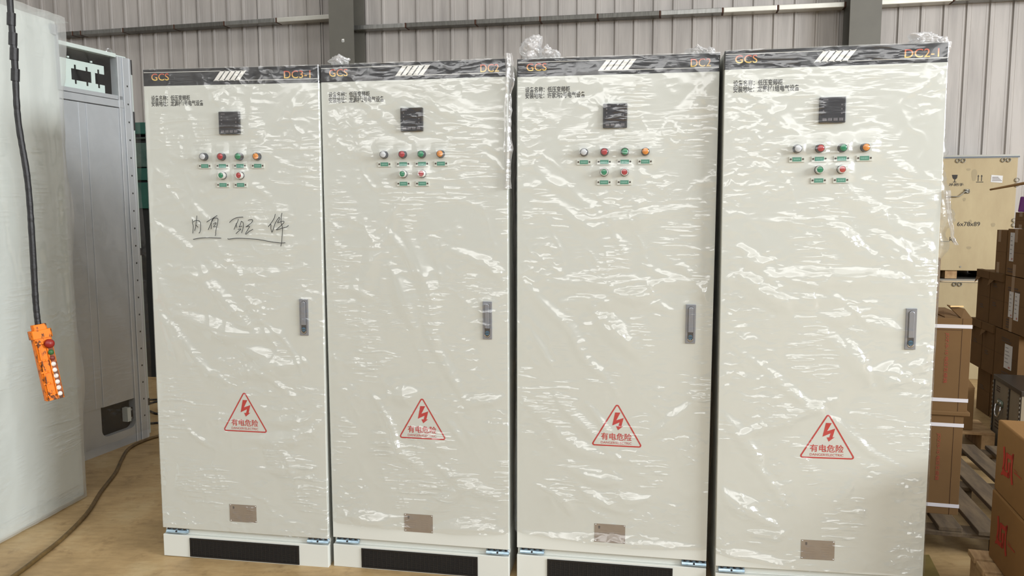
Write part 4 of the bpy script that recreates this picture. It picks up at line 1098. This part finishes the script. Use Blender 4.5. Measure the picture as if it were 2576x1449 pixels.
b.build('printed_marks', mat('black_crate_ink', rgb(44, 40, 36), .7), t)

# stacked cartons along the right: local x from the far end towards the viewer, face at local y = 0
dR = Vector((-.23, -1, 0)).normalized(); aR = math.atan2(dR.y, dR.x); KR = math.hypot(1, .23)
def stack_carton(label, ya, yb, z0, z1, mt, parts=(), off=0.0, dep=.45):
    """carton whose face runs from floor ordinate ya (far) to yb (near)."""
    t = thing('carton', label, 'carton', (2.25 + .23 * ya + off, ya, z0), (0, 0, aR), 'stacked cartons on the right')
    L_ = (ya - yb) * KR; h = z1 - z0
    b = MB(); b.box(.003, L_ - .003, 0, dep, .001, h - .002); b.box(.003, L_ - .003, -.001, .01, h * .5 - .0005, h * .5 + .0005, 1); b.build('box', [mt, M_GROOVE], t, bevel=.006)
    for p in parts:
        if p[0] == 'tape': b = MB(); b.box(p[1] - .025, p[1] + .025, -.0015, dep + .001, h * .72, h - .0005); b.box(p[1] - .025, p[1] + .025, -.0015, .005, .001, h * .25); b.build('tape', M_TAPE, t)
        if p[0] == 'label':
            x, z, w, hh = p[1:]; b = MB(); b.box(x, x + w, -.0022, .001, z, z + hh)
            for k in range(5): b.box(x + .012, x + w * (.5 + .1 * (k % 3)), -.0028, -.002, z + hh * (.85 - .15 * k), z + hh * (.88 - .15 * k), 1)
            b.box(x + w * .6, x + w * .85, -.0028, -.002, z + hh * .05, z + hh * .12, 2)
            tag(b.build('paper_label', [M_PAPER, mat('faint_label_print', rgb(140, 140, 144), .6), mat('small_red_print', rgb(170, 110, 104), .6)], t), 'white paper label')
        if p[0] == 'print':
            x, z, w, n = p[1:]; b = MB()
            for k in range(n): b.box(x, x + w * (.7 + .3 * ((k * 7) % 3) / 2), -.0012, .001, z - k * .018, z - k * .018 + .010)
            b.build('printed_lettering', M_DARKINK, t)
        if p[0] == 'flap':
            b = MB(); b.box(p[1], p[2], -.012, .03, h - .055, h + .003); b.add([(p[1], -.012, h - .055), (p[1] + .09, -.012, h - .055), (p[1] + .05, -.040, h - .10)], [(0, 1, 2)])
            o = b.build('flap', mt, t, bevel=.003)
    return t
stack_carton('tall narrow taped carton on the right-hand stack, before the plywood crate', 5.70, 5.515, 1.118, 1.432, M_CARD2, [('tape', .06)])
stack_carton('carton with one tall white label, beside the narrow taped one on top', 5.500, 5.12, 1.118, 1.445, M_CARD2, [('label', .05, .10, .07, .20), ('print', .03, .04, .12, 2), ('tape', .15)])
stack_carton('dull carton with folded-down flap, far end of the middle stack row', 6.02, 5.765, .728, 1.115, M_CARD3, [('flap', .0, .26), ('print', .08, .12, .08, 2)])
stack_carton('dull carton with taped flap in the middle row, under the narrow carton', 5.758, 5.505, .728, 1.115, M_CARD3, [('flap', .0, .255), ('print', .06, .16, .08, 2), ('print', .06, .30, .08, 2)])
stack_carton('carton with two white labels in the middle stack row', 5.495, 5.12, .728, 1.115, M_CARD2, [('label', .09, .10, .07, .18), ('label', .185, .09, .075, .19), ('print', .06, .30, .24, 2), ('print', .06, .075, .1, 4), ('tape', .14)])
stack_carton('carton at the far end of the lower stack row, below the folded flap', 6.09, 5.86, .362, .725, M_CARD3, [('flap', .0, .23), ('print', .06, .20, .08, 2)])
stack_carton('carton in the lower stack row with a loose paper flap', 5.852, 5.62, .362, .725, M_CARD3, [('flap', .0, .23), ('print', .06, .15, .08, 2)])
stack_carton('carton with a square white label in the lower stack row', 5.612, 5.20, .362, .725, M_CARD3, [('label', .19, .10, .13, .17), ('print', .15, .06, .18, 3), ('print', .12, .30, .2, 2)])
for ya, yb, lab in ((6.06, 5.80, 'carton in deep shade at floor level, far end of the stack'), (5.79, 5.54, 'carton in deep shade at floor level, middle of the stack'), (5.53, 5.20, 'carton in deep shade at floor level, behind the handled crate')):
    stack_carton(lab, ya, yb, .0, .358, M_CARD3, [('print', .06, .2, .1, 2)], off=.06)
t = stack_carton('small carton with tape on the very top of the right-hand stack', 5.47, 5.10, 1.447, 1.56, M_CARD2, [('tape', .10)], off=.03, dep=.3)
p0 = Vector((2.25 + .23 * 5.36 + .06, 5.36, 1.562))
b = MB(); b.add([(-.022, 0, 0), (.022, 0, 0), (.025, .02, .105), (-.025, .02, .105), (-.022, .05, 0), (.022, .05, 0), (.02, .04, .105), (-.02, .04, .105)], [(0, 1, 2, 3), (5, 4, 7, 6), (1, 5, 6, 2), (4, 0, 3, 7), (3, 2, 6, 7), (4, 5, 1, 0)])
o = b.build('packet', mat('purple_packet', rgb(98, 28, 110), .35), None, bevel=.006); o.location = p0; o.rotation_euler = (0, 0, aR + PI * .9)
tag(o, 'small purple packet standing on top of the right-hand carton stack', 'packet')
t = thing('wooden_board', 'reddish brown wooden board standing upright at the right edge, on the carton stack', 'board', (3.545, 5.33, 1.5615), (0, 0, aR))
b = MB(); b.box(.0, .40, .10, .122, 0, .90); b.build('board', mat('reddish_board', rgb(136, 88, 54), .6, col2=rgb(104, 62, 36), scale=3, stretch=(6, 1, .6)), t, bevel=.003)
p1 = on_plane((2491, 477), (0, 5.75, 0), (0, 1, 0)); p2 = on_plane((2640, 449), (0, 5.35, 0), (0, 1, 0))
b = MB(); n = 10; b.tube([p1.lerp(p2, k / n) for k in range(n + 1)], .009, 8, radii=[.007 + .006 * k / n for k in range(n + 1)])
tag(b.build('wooden_stick', mat('peeled_stick', rgb(150, 118, 76), .7), None, True), 'thin wooden stick poking out sideways before the plywood crate', 'stick')

# grey plywood case with a drop handle (local x towards the viewer)
dC = Vector((-.268, -.963, 0)).normalized(); aC = math.atan2(dC.y, dC.x)
t = thing('equipment_case', 'weathered grey plywood case with a steel drop handle and studded edges', 'case', (3.232, 5.098, 0), (0, 0, aC))
M_GREYPLY = mat('weathered_grey_plywood', rgb(140, 128, 108), .7, var=.15, scale=5)
b = MB(); b.box(0, .50, 0, .18, 0, .455); b.build('box', M_GREYPLY, t)
b = MB(); b.box(-.008, .51, -.008, .19, .455, .485); tag(b.build('lid_edge', mat('dark_steel_edge', rgb(64, 58, 52), .4, .5), t, bevel=.003), 'dark steel edging')
for x in (.0, .29, .49):
    b = MB(); b.box(x - .008, x + .008, -.006, .002, 0, .455)
    for k in range(16): b.box(x - .007, x + .007, -.010, -.005, .01 + k * .028, .022 + k * .028, 1)
    b.build('edge_strip', [mat('dark_steel_edge', rgb(64, 58, 52), .4, .5), M_CLIP], t)
b = MB(); b.box(.09, .19, -.008, 0, .300, .340); b.cyl((.115, -.008, .325), (0, -1, 0), .008, .004, 10, mi=1); b.cyl((.165, -.008, .325), (0, -1, 0), .008, .004, 10, mi=1)
b.tube([(.095, -.012, .305), (.095, -.02, .265), (.115, -.022, .235), (.165, -.022, .235), (.185, -.02, .265), (.185, -.012, .305)], .006, 8, 1)
b.build('handle', [mat('green_grey_steel', rgb(116, 126, 112), .35, .5), M_CHROME], t, True)
b = MB()
for k in range(3): b.box(.045, .115, -.001, 0, .385 + k * .014, .393 + k * .014)
b.build('printed_lettering', M_DARKINK, t)
b = MB()
for k in range(3): b.box(.05, .14, -.001, 0, .14 + k * .022, .148 + k * .022)
b.build('printed_lettering', M_DARKINK, t)

# small carton on its own low pallet behind the strapped stack
t = thing('wooden_pallet', 'low dark pallet under the small brown carton, behind the strapped cartons', 'pallet', (2.72, 5.06, 0), (0, 0, -.25))
for k in range(3):
    b = MB(); b.box(0, .46, .01 + k * .12, .11 + k * .12, .10, .12); b.build('slat', M_PALLET2, t, bevel=.003)
for x in (.0, .38):
    b = MB(); b.box(x, x + .08, .01, .35, 0, .10); b.build('bearer', M_PALLET2, t, bevel=.003)
t = thing('carton', 'small dim brown carton standing on the low pallet behind the strapped cartons', 'carton', (3.050, 4.995, .121), (0, 0, -.25))
b = MB(); b.box(-.30, 0, .03, .26, 0, .285); b.build('box', M_CARD2, t, bevel=.004)
b = MB(); b.add([(-.30, .03, .287), (0, .03, .287), (.0, .16, .315), (-.30, .16, .315)], [(0, 1, 2, 3)]); o = b.build('flap', M_CARD2, t); o.modifiers.new('thick', 'SOLIDIFY').thickness = .004
b = MB(); b.box(-.105, -.07, .028, .03, .175, .20); b.build('paper_label', M_PAPER, t)
b = MB()
for k in range(3): b.box(-.10, -.05, .0285, .031, .09 + k * .022, .103 + k * .022)
b.build('printed_lettering', M_REDINK, t)
